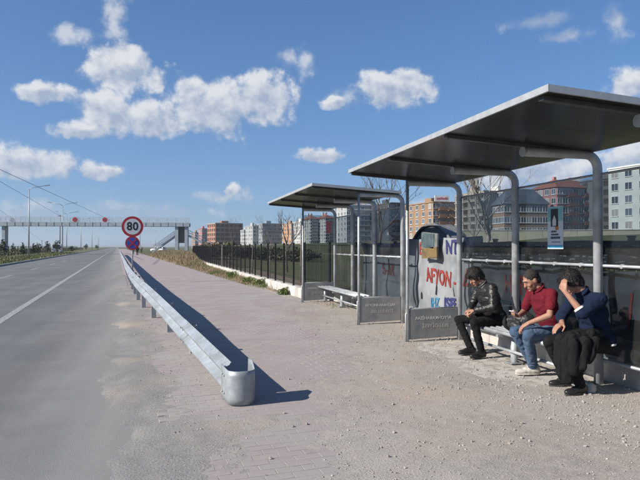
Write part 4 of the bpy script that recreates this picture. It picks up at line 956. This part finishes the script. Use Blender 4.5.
# far low hills
hv = []; hf = []; nh = 80
for i in range(nh + 1):
    a = R(-60 + 110 * i / nh); rr = 2600; h = 10 + 16 * max(0, mnoise.noise((i * .12, 0, 3)) + .25) + (12 if i < 30 else 0)
    for q, z in ((0, -5), (120, h), (600, h * .6)): hv.append(((rr + q) * math.sin(a), (rr + q) * math.cos(a), z))
for i in range(nh):
    for j in range(2): hf.append((i * 3 + j, (i + 1) * 3 + j, (i + 1) * 3 + j + 1, i * 3 + j + 1))
b = MB(); b.add(hv, hf, 0, True); structure(b.build('hills', mat('hill', (.20, .23, .25), (.25, .27, .28), rough=1, scale=.004)))

# ------------------------------------------------------------------ vehicles, small
M_CARW = mat('car_white', (.70, .71, .72), rough=.3, spec=.6); M_TYRE = mat('tyre', (.02, .02, .02), rough=.9)
def van(label, loc, rz, L_=4.8, H_=2.0, W_=1.9, name='parked_van', cat='van', hood=.9):
    o = thing(name, label, cat, loc, rz)
    pr = [(-L_ / 2, .35), (L_ / 2 - .05, .35), (L_ / 2, .85), (L_ / 2 - hood, 1.05), (L_ / 2 - hood - .55, H_), (-L_ / 2 + .1, H_), (-L_ / 2, 1.0)]
    b = MB(); b.prism([(x, -W_ / 2, z) for x, z in pr], (0, W_, 0)); b.build('body', M_CARW, o, .06)
    for s_ in (-1, 1):
        b = MB(); b.prism([(L_ / 2 - hood - .1, s_ * (W_ / 2 + .01), 1.1), (L_ / 2 - hood - .55, s_ * (W_ / 2 + .01), H_ - .15), (-L_ / 2 + .4, s_ * (W_ / 2 + .01), H_ - .15), (-L_ / 2 + .3, s_ * (W_ / 2 + .01), 1.1)], (0, s_ * .01, 0)); b.build('side_window', M_PANE, o)
        for x in (-L_ * .3, L_ * .3):
            b = MB(); b.tube([(x, s_ * (W_ / 2 - .2), .33), (x, s_ * (W_ / 2 + .02), .33)], .33, 16); b.build('wheel', M_TYRE, o)
    b = MB(); b.bbox((-L_ / 2 - .02, -W_ / 2 + .2, 1.15), (-L_ / 2 + .03, W_ / 2 - .2, H_ - .2)); b.build('rear_window', M_PANE, o)
    for s_ in (-1, 1): b = MB(); b.box((-L_ / 2 - .0, s_ * (W_ / 2 - .12), .9), (.06, .14, .3)); b.build('tail_light', M_RED, o)
    return o
p = pix(57.5, None, 128); p.z = .12; van('white van parked behind the second street lamp', p, RA + R(90))
p = pix(158, None, 175); p.z = 1.0 if False else float(terr(p.x, p.y)) + .0; van('white car parked beyond the dry grass bank', p, R(150), 4.3, 1.55, 1.75, 'parked_car', 'car', 1.1)

# ------------------------------------------------------------------ people
def capsule(p0, p1, r0, r1, n=14, flat=None):
    """tapered closed capsule; flat=(vector, k) squeezes its section along the vector"""
    p0, p1 = Vector(p0), Vector(p1); ax = p1 - p0; L_ = ax.length; t = ax.normalized() if L_ > 1e-6 else Vector((0, 0, 1))
    a = t.orthogonal().normalized(); b = t.cross(a); vs = []; m_ = 4
    prof = [(-r0 * math.cos(R(90) * k / m_), r0 * math.sin(R(90) * k / m_)) for k in range(1, m_ + 1)] + [(L_ * k / 4, r0 + (r1 - r0) * k / 4) for k in range(1, 4)] + [(L_ + r1 * math.sin(R(90) * k / m_), r1 * math.cos(R(90) * k / m_)) for k in range(0, m_)]
    for h, r in prof:
        for k in range(n): vs.append(p0 + t * h + (a * math.cos(2 * math.pi * k / n) + b * math.sin(2 * math.pi * k / n)) * r)
    e0 = len(vs); vs.append(p0 - t * r0); vs.append(p1 + t * r1); m_ = len(prof)
    fs = [(i * n + k, i * n + (k + 1) % n, (i + 1) * n + (k + 1) % n, (i + 1) * n + k) for i in range(m_ - 1) for k in range(n)]
    fs += [(e0, (k + 1) % n, k) for k in range(n)] + [(e0 + 1, (m_ - 1) * n + k, (m_ - 1) * n + (k + 1) % n) for k in range(n)]
    if flat:
        fv = Vector(flat[0]).normalized(); c = (p0 + p1) / 2; vs = [v - fv * ((v - c).dot(fv)) * (1 - flat[1]) for v in vs]
    return vs, fs
def ellipsoid(c, rad, ax=None, n=16, m_=10):
    c = Vector(c); X, Y, Z = ax if ax else (Vector((1, 0, 0)), Vector((0, 1, 0)), Vector((0, 0, 1))); vs = []
    for i in range(1, m_):
        ph = math.pi * i / m_
        for k in range(n): th = 2 * math.pi * k / n; vs.append(c + X * rad[0] * math.sin(ph) * math.cos(th) + Y * rad[1] * math.sin(ph) * math.sin(th) + Z * rad[2] * math.cos(ph))
    e0 = len(vs); vs += [c + Z * rad[2], c - Z * rad[2]]
    fs = [(i * n + k, (i + 1) * n + k, (i + 1) * n + (k + 1) % n, i * n + (k + 1) % n) for i in range(m_ - 2) for k in range(n)]
    fs += [(e0, k, (k + 1) % n) for k in range(n)] + [(e0 + 1, (m_ - 2) * n + (k + 1) % n, (m_ - 2) * n + k) for k in range(n)]
    return vs, fs
def organic(name, prims, voxel, m, parent, smooth=3, fold=None, floor=None):
    b = MB()
    for vs, fs in prims: b.add(vs, fs)
    me = b.mesh(name, m); bm = bmesh.new(); bm.from_mesh(me); bmesh.ops.recalc_face_normals(bm, faces=bm.faces); bm.to_mesh(me); bm.free()
    t_ = bpy.data.objects.new('tmp', me); COL.objects.link(t_)
    r = t_.modifiers.new('r', 'REMESH'); r.mode = 'VOXEL'; r.voxel_size = voxel; r.use_smooth_shade = True
    if smooth: q = t_.modifiers.new('s', 'SMOOTH'); q.factor = .5; q.iterations = smooth
    dg = bpy.context.evaluated_depsgraph_get(); me2 = bpy.data.meshes.new_from_object(t_.evaluated_get(dg)); bpy.data.objects.remove(t_)
    if fold or floor is not None:
        bm = bmesh.new(); bm.from_mesh(me2); bm.normal_update()
        for v in bm.verts:
            if fold:
                amp, sc, sd_ = fold; c = v.co
                q = Vector((c.x * sc[0], c.y * sc[1], c.z * sc[2])) + Vector((sd_, 0, 0)); w_ = mnoise.noise_vector(q * .6) * .8
                f_ = 1 - abs(mnoise.noise(q + w_)) * 2.2; v.co = c + v.normal * amp * f_
            if floor is not None and v.co.z < floor: v.co.z = floor
        bm.to_mesh(me2); bm.free()
    me2.name = name; me2.materials.clear(); me2.materials.append(m)
    o = bpy.data.objects.new(name, me2); COL.objects.link(o); o.parent = parent; me2.polygons.foreach_set('use_smooth', np.ones(len(me2.polygons), bool)); return o

M_SKIN = mat('skin', (.37, .20, .138), (.30, .155, .105), rough=.55, scale=14, spec=.35, bump=.15, bscale=150)
M_HAIR = mat('black_hair', (.010, .009, .009), (.022, .019, .018), rough=.55, scale=60, bump=.6, bscale=120, spec=.4)
M_CROP = mat('cropped_hair', (.026, .020, .017), (.014, .012, .011), rough=.8, scale=60)
M_LEATHER = mat('black_leather', (.010, .010, .011), (.018, .017, .017), rough=.45, scale=20, bump=.3, bscale=40, spec=.45)
M_BLACKC = mat('black_cotton', (.006, .006, .007), (.011, .011, .012), rough=.9, scale=20, bump=.2, bscale=150, spec=.2)
M_MAROON = mat('maroon_cotton', (.128, .009, .019), (.100, .007, .015), rough=.9, scale=15, bump=.2, bscale=200, spec=.2)
M_DENIM = mat('blue_denim', (.042, .074, .132), (.066, .106, .170), rough=.95, scale=9, bump=.3, bscale=200, spec=.2, c3=(.095, .135, .20), s3=5)
M_NAVYS = mat('navy_sweater', (.006, .013, .034), (.008, .016, .041), rough=.95, scale=15, bump=.4, bscale=180, spec=.2)
M_SHOEB = mat('black_shoe', (.012, .012, .012), (.02, .02, .02), rough=.4, scale=20)
M_SHOEW = mat('offwhite_shoe', (.50, .47, .41), (.40, .37, .32), rough=.8, scale=12)
M_SOLE = mat('shoe_sole', (.045, .043, .04), rough=.9); M_SOLEW = mat('pale_sole', (.44, .42, .37), rough=.9)
M_EYE = mat('eye_dark', (.015, .012, .010), rough=.3); M_LIP = mat('lips', (.30, .12, .095), rough=.6)

def hand(w, d, n, thumb, curl, scale=1.0):
    """wrist w, finger direction d, palm normal n (to the palm side), thumb side vector"""
    d = Vector(d).normalized(); n = (Vector(n) - d * Vector(n).dot(d)).normalized(); s = d.cross(n)
    if s.dot(Vector(thumb)) < 0: s = -s
    w = Vector(w); P = []; S = scale
    for i, off in enumerate((.030, .010, -.010, -.029)):
        k = w + d * (.088 - .006 * abs(i - 1)) * S + s * off * S; P.append(capsule(w + s * off * .55 * S, k, .017 * S, .0125 * S, 10))
        l = (.044, .050, .046, .036)[i] * S; p = k; dir_ = d; a = 0; r = .0098 * S
        for j, q in enumerate((1.0, .68, .52)):
            a += curl[j] * (1 + .08 * (i - 1)); dir_ = d * math.cos(a) + n * math.sin(a); e = p + dir_ * l * q; P.append(capsule(p, e, r, r * .9, 8)); p = e; r *= .9
    P.append(ellipsoid(w + d * .048 * S, (.05 * S, .040 * S, .017 * S), (d, s, n)))
    t0 = w + d * .02 * S + s * .028 * S; t1 = t0 + (d * .55 + s * .75 + n * .35).normalized() * .042 * S; t2 = t1 + (d * .85 + s * .15 + n * .45).normalized() * .034 * S; t3 = t2 + (d * .9 + n * .5 - s * .1).normalized() * .026 * S
    P += [capsule(t0, t1, .017 * S, .0125 * S, 8), capsule(t1, t2, .0115 * S, .0105 * S, 8), capsule(t2, t3, .0105 * S, .008 * S, 8)]
    return P
def lerp(a, b, t): return Vector(a) + (Vector(b) - Vector(a)) * t
def person(label, J, style):
    """J: joints in world space. forward is about -X"""
    base = Vector((J['pelvis'][0], J['pelvis'][1], 0)); o = thing('person', label, 'person', base, 0, 'men seated in the bus shelter')
    J = {k: Vector(v) - base if len(v) == 3 else v for k, v in J.items()}
    C = J['head']; f = J['hfwd'] + base; f.normalize(); up = J['hup'] + base; up = (up - f * up.dot(f)).normalized(); sd_ = f.cross(up)
    B = []
    # head
    ax = (f, sd_, up)
    B += [ellipsoid(C + up * .012 - f * .012, (.098, .076, .112), ax, 24, 16), ellipsoid(C + f * .032 - up * .062, (.062, .054, .058), ax), ellipsoid(C + f * .052 + up * .0, (.045, .056, .07), ax),
          capsule(C + f * .090 + up * .012, C + f * .108 - up * .028, .010, .0145, 10), ellipsoid(C + f * .074 - up * .098, (.024, .026, .018), ax), ellipsoid(C + f * .080 + up * .034, (.016, .050, .010), ax),
          capsule(C + f * .086 - up * .062 - sd_ * .018, C + f * .086 - up * .062 + sd_ * .018, .009, .009, 8)]
    for s in (-1, 1): B += [ellipsoid(C + sd_ * s * .079 - f * .012 - up * .008, (.020, .009, .033), ax), ellipsoid(C + f * .062 + sd_ * s * .040 - up * .028, (.026, .022, .026), ax)]
    neck = J['neck']; B.append(capsule(C - up * .055 - f * .030, neck, .056, .062))
    # trunk and limbs under the clothes
    pel = J['pelvis']; ch = J['chest']; B += [capsule(pel, ch, .10, .105, 14), capsule(ch, neck, .10, .06)]
    for s in ('L', 'R'):
        B += [capsule(J['sh' + s], J['el' + s], .044, .038), capsule(J['el' + s], J['wr' + s], .041, .027), capsule(lerp(ch, neck, .6), J['sh' + s], .05, .05),
              capsule(J['hip' + s], J['kn' + s], .06, .048), capsule(J['kn' + s], J['an' + s], .045, .034), capsule(J['an' + s], J['an' + s] + (J['foot' + s] + base).normalized() * .08 + Vector((0, 0, -.045)), .032, .022)]
        hd = J['hand' + s]; B += hand(J['wr' + s], hd[0], hd[1], hd[2], hd[3], hd[4] if len(hd) > 4 else 1.0)
    body = organic('body', B, .0065, M_SKIN, o, 2)
    for s in (-1, 1):
        MB().add(*ellipsoid(C + f * .083 + sd_ * s * .030 + up * .012, (.008, .012, .006), ax, 10, 6), 0, True).build('eye', M_EYE, o)
        MB().add(*capsule(C + f * .094 + sd_ * s * .014 + up * .033, C + f * .080 + sd_ * s * .052 + up * .033, .006, .004, 8), 0, True).build('eyebrow', M_HAIR, o)
    MB().add(*capsule(C + f * .0955 - up * .064 - sd_ * .018, C + f * .0955 - up * .064 + sd_ * .018, .0042, .0042, 8), 0, True).build('mouth', M_LIP, o)
    # hair
    H = []
    if style['hair'] == 'short':
        H = [ellipsoid(C + up * .036 - f * .023, (.0965, .0805, .095), ax, 24, 16), ellipsoid(C - f * .05 - up * .02, (.062, .074, .075), ax)]
        organic('hair', H, .006, style['hair_mat'], o, 1, (.0025, (70, 70, 70), style['seed']))
    else:
        H = [ellipsoid(C + up * .036 - f * .022, (.106, .090, .112), ax, 24, 16), ellipsoid(C - f * .055 - up * .025, (.066, .080, .085), ax), ellipsoid(C + f * .062 + up * .082, (.046, .062, .034), ax)]
        for s in (-1, 1): H.append(ellipsoid(C + sd_ * s * .074 + f * .008 + up * .015, (.022, .010, .04), ax))
        organic('hair', H, .007, style['hair_mat'], o, 2, (.004, (45, 45, 45), style['seed']))
    hm = [c for c in o.children if c.name.startswith('hair')][0]; rs = random.Random(style['seed']); nrm = [(v.co.copy(), v.normal.copy()) for v in hm.data.vertices]
    HV = []; HF = []; full = style['hair'] != 'short'
    for p_, n_ in rs.sample(nrm, min(len(nrm), 2600 if full else 2200)):
        if (p_ - C).dot(f) > .06 and (p_ - C).dot(up) < .03: continue
        whorl = C + up * .13 - f * .05; fl_ = (p_ - whorl); fl_ = (fl_ - n_ * fl_.dot(n_)); fl_ = (fl_.normalized() + Vector((rs.gauss(0, .16), rs.gauss(0, .16), rs.gauss(0, .16)))).normalized()
        l_ = rs.uniform(.022, .045) if full else rs.uniform(.007, .012); w_ = n_.cross(fl_) * (.0022 if full else .0013); k_ = len(HV); lift = rs.uniform(.001, .005) if full else .001
        e1 = p_ + fl_ * l_ * .5 + n_ * lift; e2 = p_ + fl_ * l_ + n_ * lift * .6
        HV += [p_ - w_ - n_ * .002, p_ + w_ - n_ * .002, e1 + w_, e1 - w_, e2]; HF += [(k_, k_ + 1, k_ + 2, k_ + 3), (k_ + 3, k_ + 2, k_ + 4)]
    sb_ = MB(); sb_.add(HV, HF); stuff(sb_.build('hair_strands', style['hair_mat'], hm))
    # upper garment
    sx = Vector((0, 1, 0)); shm = lerp(J['shL'], J['shR'], .5); spine = (shm - pel).normalized(); dep = spine.cross(sx).normalized(); aT = (dep, sx, spine)
    k_ = style.get('bulk', 1.0)
    T = [ellipsoid(pel + Vector((.02, 0, .02)), (.135 * k_, .175 * k_, .12), aT, 20), ellipsoid(lerp(pel, ch, .5), (.128 * k_, .165 * k_, .16), aT, 20), ellipsoid(ch, (.132 * k_, .182 * k_, .17), aT, 20), ellipsoid(lerp(ch, shm, .65), (.115 * k_, .175 * k_, .12), aT, 20),
         capsule(J['shL'], J['shR'], .066 * k_, .066 * k_), capsule(lerp(ch, neck, .7), neck, .085, .068)]
    for s in ('L', 'R'):
        e = style['sleeve'][s]; a_, b_, c_ = J['sh' + s], J['el' + s], J['wr' + s]
        if e <= 1: T.append(capsule(a_, lerp(a_, b_, e), .064 * k_, .060 * k_))
        else: T += [capsule(a_, b_, .064 * k_, .054 * k_), capsule(b_, lerp(b_, c_, e - 1), .053 * k_, .042 * k_)]
    up_g = organic(style['top_name'], T, .011, style['top'], o, 3, (style.get('fold', .006), style.get('fscale', (14, 14, 22)), style['seed']))
    # collar
    nd = (C - neck).normalized(); ca = nd.orthogonal().normalized(); cb = nd.cross(ca); cm = MB(); ring = []
    cm.tube([neck + nd * .012 + (ca * math.cos(a) + cb * math.sin(a)) * .070 for a in [2 * math.pi * i / 20 for i in range(21)]], .014, 8, cap=False); cm.build('collar', style.get('collar', style['top']), up_g)
    # trousers
    Q = [ellipsoid(pel + Vector((.01, 0, -.02)), (.14, .18, .115), None, 20)]
    tk = style.get('leg', 1.0)
    for s in ('L', 'R'):
        Q += [capsule(J['hip' + s], J['kn' + s], .092 * tk, .068 * tk), capsule(J['kn' + s], lerp(J['kn' + s], J['an' + s], .93), .066 * tk, .056 * tk), capsule(pel, J['hip' + s], .11, .095)]
    organic('trousers', Q, .012, style['bottom'], o, 3, (.008, (13, 13, 20), style['seed'] + 4))
    # shoes
    for s in ('L', 'R'):
        a_ = J['an' + s]; fd = J['foot' + s] + base; fd.z = 0; fd.normalize(); g = Vector((a_.x, a_.y, style.get('floor', .04))); sd2 = Vector((-fd.y, fd.x, 0))
        aS = (fd, sd2, Vector((0, 0, 1)))
        S_ = [capsule(g - fd * .045 + Vector((0, 0, .055)), g + fd * .06 + Vector((0, 0, .050)), .042, .042), ellipsoid(g + fd * .135 + Vector((0, 0, .035)), (.085, .047, .036), aS), capsule(g + Vector((0, 0, .05)), g + fd * .09 + Vector((0, 0, .055)), .045, .036), capsule(g - fd * .02 + Vector((0, 0, .06)), g - fd * .01 + Vector((0, 0, .10)), .043, .042)]
        sh = organic('shoe', S_, .008, style['shoe'], o, 2, None, g.z + .018)
        pts_ = []
        for i in range(24):
            a = 2 * math.pi * i / 24; l = math.cos(a); w_ = math.sin(a) * (.046 if l > 0 else .040); pts_.append(g + fd * (.065 + l * .152) + sd2 * w_ * (1 - .25 * abs(l) ** 3) + Vector((0, 0, .002)))
        MB().prism(pts_, (0, 0, .020)).build('sole', style['sole'], sh)
    return o, base
G = .040
m1, b1 = person('man in black leather jacket bent over his clasped hands', dict(
    pelvis=(4.56, 7.42, .565), chest=(4.47, 7.42, .86), neck=(4.38, 7.43, 1.06), head=(4.275, 7.46, 1.165), hfwd=(-.72, .10, -.62), hup=(-.55, .05, .80),
    shL=(4.42, 7.24, 1.01), shR=(4.42, 7.61, 1.00), elL=(4.36, 7.13, .76), elR=(4.34, 7.66, .74), wrL=(4.18, 7.29, .70), wrR=(4.18, 7.45, .69),
    handL=((-.55, .75, -.12), (0, .35, -1), (-.8, 0, .5), (.5, .7, .6)), handR=((-.55, -.75, -.12), (0, -.35, -1), (-.8, 0, .5), (.45, .7, .6)),
    hipL=(4.52, 7.32, .56), hipR=(4.52, 7.52, .56), knL=(4.13, 7.24, .535), knR=(4.13, 7.70, .52), anL=(4.26, 7.27, .12), anR=(4.25, 7.55, .12), footL=(-1, -.25, 0), footR=(-1, -.12, 0)),
    dict(hair='full', hair_mat=M_HAIR, seed=1.0, top=M_LEATHER, top_name='leather_jacket', sleeve=dict(L=1.95, R=1.95), bottom=M_BLACKC, shoe=M_SHOEB, sole=M_SOLE, bulk=1.06, fold=.008, fscale=(14, 14, 34), leg=.86, floor=G, collar=mat('grey_collar', (.05, .05, .052), rough=.5)))
m2, b2_ = person('man in maroon polo shirt and jeans looking at his phone', dict(
    pelvis=(4.56, 6.15, .565), chest=(4.48, 6.15, .87), neck=(4.39, 6.14, 1.085), head=(4.285, 6.15, 1.19), hfwd=(-.80, .12, -.52), hup=(-.46, .05, .86),
    shL=(4.43, 5.95, 1.03), shR=(4.43, 6.34, 1.02), elL=(4.33, 5.86, .79), elR=(4.35, 6.40, .77), wrL=(4.14, 5.99, .69), wrR=(4.18, 6.26, .745),
    handL=((-.55, .45, -.45), (-.1, .35, -.9), (-.3, .8, .5), (.35, .5, .4)), handR=((-.80, -.30, .05), (0, -.3, 1), (-.2, -.9, .4), (.45, .8, .5)),
    hipL=(4.52, 6.05, .56), hipR=(4.52, 6.25, .56), knL=(4.12, 5.98, .545), knR=(4.12, 6.24, .555), anL=(4.30, 6.14, .12), anR=(4.42, 6.30, .12), footL=(-1, .30, 0), footR=(-1, -.35, 0)),
    dict(hair='short', hair_mat=M_CROP, seed=5.0, top=M_MAROON, top_name='polo_shirt', sleeve=dict(L=.62, R=.72), bottom=M_DENIM, shoe=M_SHOEW, sole=M_SOLEW, bulk=1.0, fold=.007, leg=1.0, floor=G))
m3, b3 = person('man in navy sweater holding his forehead with a coat on his lap', dict(
    pelvis=(4.56, 5.34, .565), chest=(4.47, 5.33, .87), neck=(4.36, 5.33, 1.10), head=(4.235, 5.36, 1.215), hfwd=(-.74, .16, -.62), hup=(-.55, .05, .80),
    shL=(4.42, 5.14, 1.04), shR=(4.42, 5.53, 1.02), elL=(4.19, 5.13, .90), elR=(4.33, 5.66, .80), wrL=(4.075, 5.265, 1.13), wrR=(4.24, 5.52, .745),
    handL=((.10, .28, .90), (.75, .25, -.1), (.5, .7, .2), (.55, .7, .5)), handR=((-.85, -.20, -.35), (-.2, 0, -1), (-.2, -.9, .1), (.2, .3, .25)),
    hipL=(4.52, 5.24, .56), hipR=(4.52, 5.44, .56), knL=(4.10, 5.22, .545), knR=(4.10, 5.56, .535), anL=(4.26, 5.25, .095), anR=(4.36, 5.60, .095), footL=(-1, -.1, 0), footR=(-1, .15, 0)),
    dict(hair='full', hair_mat=M_HAIR, seed=9.0, top=M_NAVYS, top_name='sweater', sleeve=dict(L=1.0, R=1.55), bottom=M_BLACKC, shoe=M_SHOEB, sole=M_SOLE, bulk=1.08, fold=.008, leg=.95, floor=.026))
# pale cuff and shirt hem of the sweater
b = MB(); el_, wr_ = Vector((4.19, 5.13, .90)), Vector((4.075, 5.265, 1.13)); b.tube([lerp(el_, wr_, .17) - b3, lerp(el_, wr_, .245) - b3], [.054, .050], 14, cap=False); b.build('cuff', M_WHITE, m3)
b = MB(); b.tube([Vector((4.56 + .15 * math.cos(a), 5.34 + .19 * math.sin(a), .545)) - b3 for a in [R(15 * i) for i in range(-6, 7)]], .012, 6); b.build('shirt_hem', M_WHITE, m3)
# phone
ph = thing('phone', 'small white phone held by the man in the maroon shirt', 'phone', (4.085, 6.205, .79)); b = MB(); b.box((0, 0, 0), (.13, .066, .009), 0, 0, Matrix.Rotation(R(20), 3, 'Z') @ Matrix.Rotation(R(25), 3, 'Y')); b.build('case', M_WHITE, ph, .003)
b = MB(); b.box((-.0015, 0, .0052), (.11, .058, .002), 0, 0, Matrix.Rotation(R(20), 3, 'Z') @ Matrix.Rotation(R(25), 3, 'Y')); b.build('screen', M_PANE, ph)
# coat over the lap
ct = thing('folded_coat', 'black coat draped over the lap of the man in navy', 'coat', (4.25, 5.25, 0)); cb_ = Vector((4.25, 5.25, 0))
def cc_(p0, p1, r0, r1): return capsule(Vector(p0) - cb_, Vector(p1) - cb_, r0, r1)
CT = [cc_((4.40, 5.24, .640), (4.12, 5.21, .630), .075, .066), cc_((4.36, 5.38, .630), (4.12, 5.38, .60), .066, .052), cc_((4.09, 5.15, .60), (4.10, 5.15, .30), .044, .046), cc_((4.065, 5.225, .60), (4.075, 5.225, .20), .040, .046), cc_((4.065, 5.30, .59), (4.07, 5.31, .23), .036, .044), cc_((4.08, 5.38, .57), (4.08, 5.38, .33), .036, .040),
      cc_((4.34, 5.13, .61), (4.25, 5.11, .42), .050, .040), cc_((4.22, 5.13, .61), (4.16, 5.11, .34), .050, .044), cc_((4.42, 5.19, .68), (4.32, 5.16, .68), .055, .045)]
organic('cloth', CT, .010, M_BLACKC, ct, 2, (.013, (14, 34, 5), 3.0))
# backpack on the bench
bg = thing('backpack', 'slumped black backpack on the bench between two men', 'backpack', (4.55, 6.78, .48)); 
organic('bag', [ellipsoid((0, 0, .11), (.14, .17, .12)), ellipsoid((-.06, .10, .09), (.11, .12, .10)), ellipsoid((.03, -.08, .13), (.11, .12, .12)), ellipsoid((-.10, -.02, .07), (.08, .14, .075))], .011, mat('bag_nylon', (.014, .014, .015), (.024, .024, .025), rough=.5, scale=20), bg, 2, (.014, (16, 16, 16), 2))
b = MB(); b.tube([(-.05, .12, .18), (-.16, .10, .17), (-.21, .02, .06), (-.19, -.06, .01)], .013, 6); b.build('strap', M_BLACKC, bg)
b = MB(); b.tube([(.02, -.05, .24), (-.01, 0, .28), (.02, .06, .24)], .010, 6); b.build('handle', M_BLACKC, bg)
# far walkers on the path
def walker(label, loc, h, rz, m_top, m_leg):
    o = thing('person', label, 'person', loc, rz, 'walkers far along the path'); s = h / 1.75
    v = lambda x, y, z: Vector((x, y, z)) * s
    B = [ellipsoid(v(0, 0, 1.63), (.085 * s, .075 * s, .11 * s)), capsule(v(0, 0, 1.55), v(0, 0, 1.42), .05 * s, .06 * s), capsule(v(0, 0, 1.35), v(0, 0, .95), .14 * s, .12 * s), capsule(v(-.17, 0, 1.38), v(.17, 0, 1.38), .06 * s, .06 * s)]
    for q in (-1, 1): B += [capsule(v(q * .2, 0, 1.38), v(q * .24, q * .08, 1.1), .05 * s, .04 * s), capsule(v(q * .24, q * .08, 1.1), v(q * .22, q * .16, .86), .04 * s, .03 * s), capsule(v(q * .09, 0, .92), v(q * .10, -q * .12, .5), .08 * s, .06 * s), capsule(v(q * .10, -q * .12, .5), v(q * .10, -q * .16, .07), .055 * s, .04 * s), capsule(v(q * .1, -q * .16, .05), v(q * .1, -q * .16 + .16, .04), .04 * s, .035 * s)]
    organic('body', B, .03, M_SKIN, o, 1)
    organic('jacket', [capsule(v(0, 0, 1.36), v(0, 0, .92), .165 * s, .155 * s), capsule(v(-.18, 0, 1.38), v(.18, 0, 1.38), .075 * s, .075 * s)] + [capsule(v(q * .2, 0, 1.38), v(q * .24, q * .08, 1.1), .065 * s, .055 * s) for q in (-1, 1)] + [capsule(v(q * .24, q * .08, 1.1), v(q * .22, q * .15, .9), .055 * s, .045 * s) for q in (-1, 1)], .03, m_top, o, 1)
    organic('trousers', [capsule(v(q * .09, 0, .92), v(q * .10, -q * .12, .5), .10 * s, .08 * s) for q in (-1, 1)] + [capsule(v(q * .10, -q * .12, .5), v(q * .10, -q * .16, .1), .075 * s, .06 * s) for q in (-1, 1)], .03, m_leg, o, 1)
    organic('hair', [ellipsoid(v(0, -.01, 1.66), (.092 * s, .085 * s, .10 * s))], .03, M_HAIR, o, 1)
for px, d, h, lab in ((137.4, 104, 1.75, 'person in dark clothes walking on the far path'), (133.2, 118, 1.72, 'person in black walking on the far path behind the sign post'), (141.5, 150, 1.75, 'distant person in grey on the far path')):
    p = pix(px, None, d); p.z = .012; walker(lab, p, h, 0, M_BLACKC if 'grey' not in lab else M_PANEL, M_BLACKC)

# ------------------------------------------------------------------ haze
hz = bpy.data.materials.new('haze'); hz.use_nodes = True; hz.node_tree.nodes.clear()
_o = hz.node_tree.nodes.new('ShaderNodeOutputMaterial'); _v = hz.node_tree.nodes.new('ShaderNodeVolumePrincipled'); _v.inputs['Color'].default_value = (.80, .88, .96, 1); _v.inputs['Density'].default_value = .0003; _v.inputs['Anisotropy'].default_value = .2
hz.node_tree.links.new(_v.outputs[0], _o.inputs['Volume'])
stuff(MB().bbox((-3600, -3600, -8), (3600, 3600, 62)).build('haze', hz))
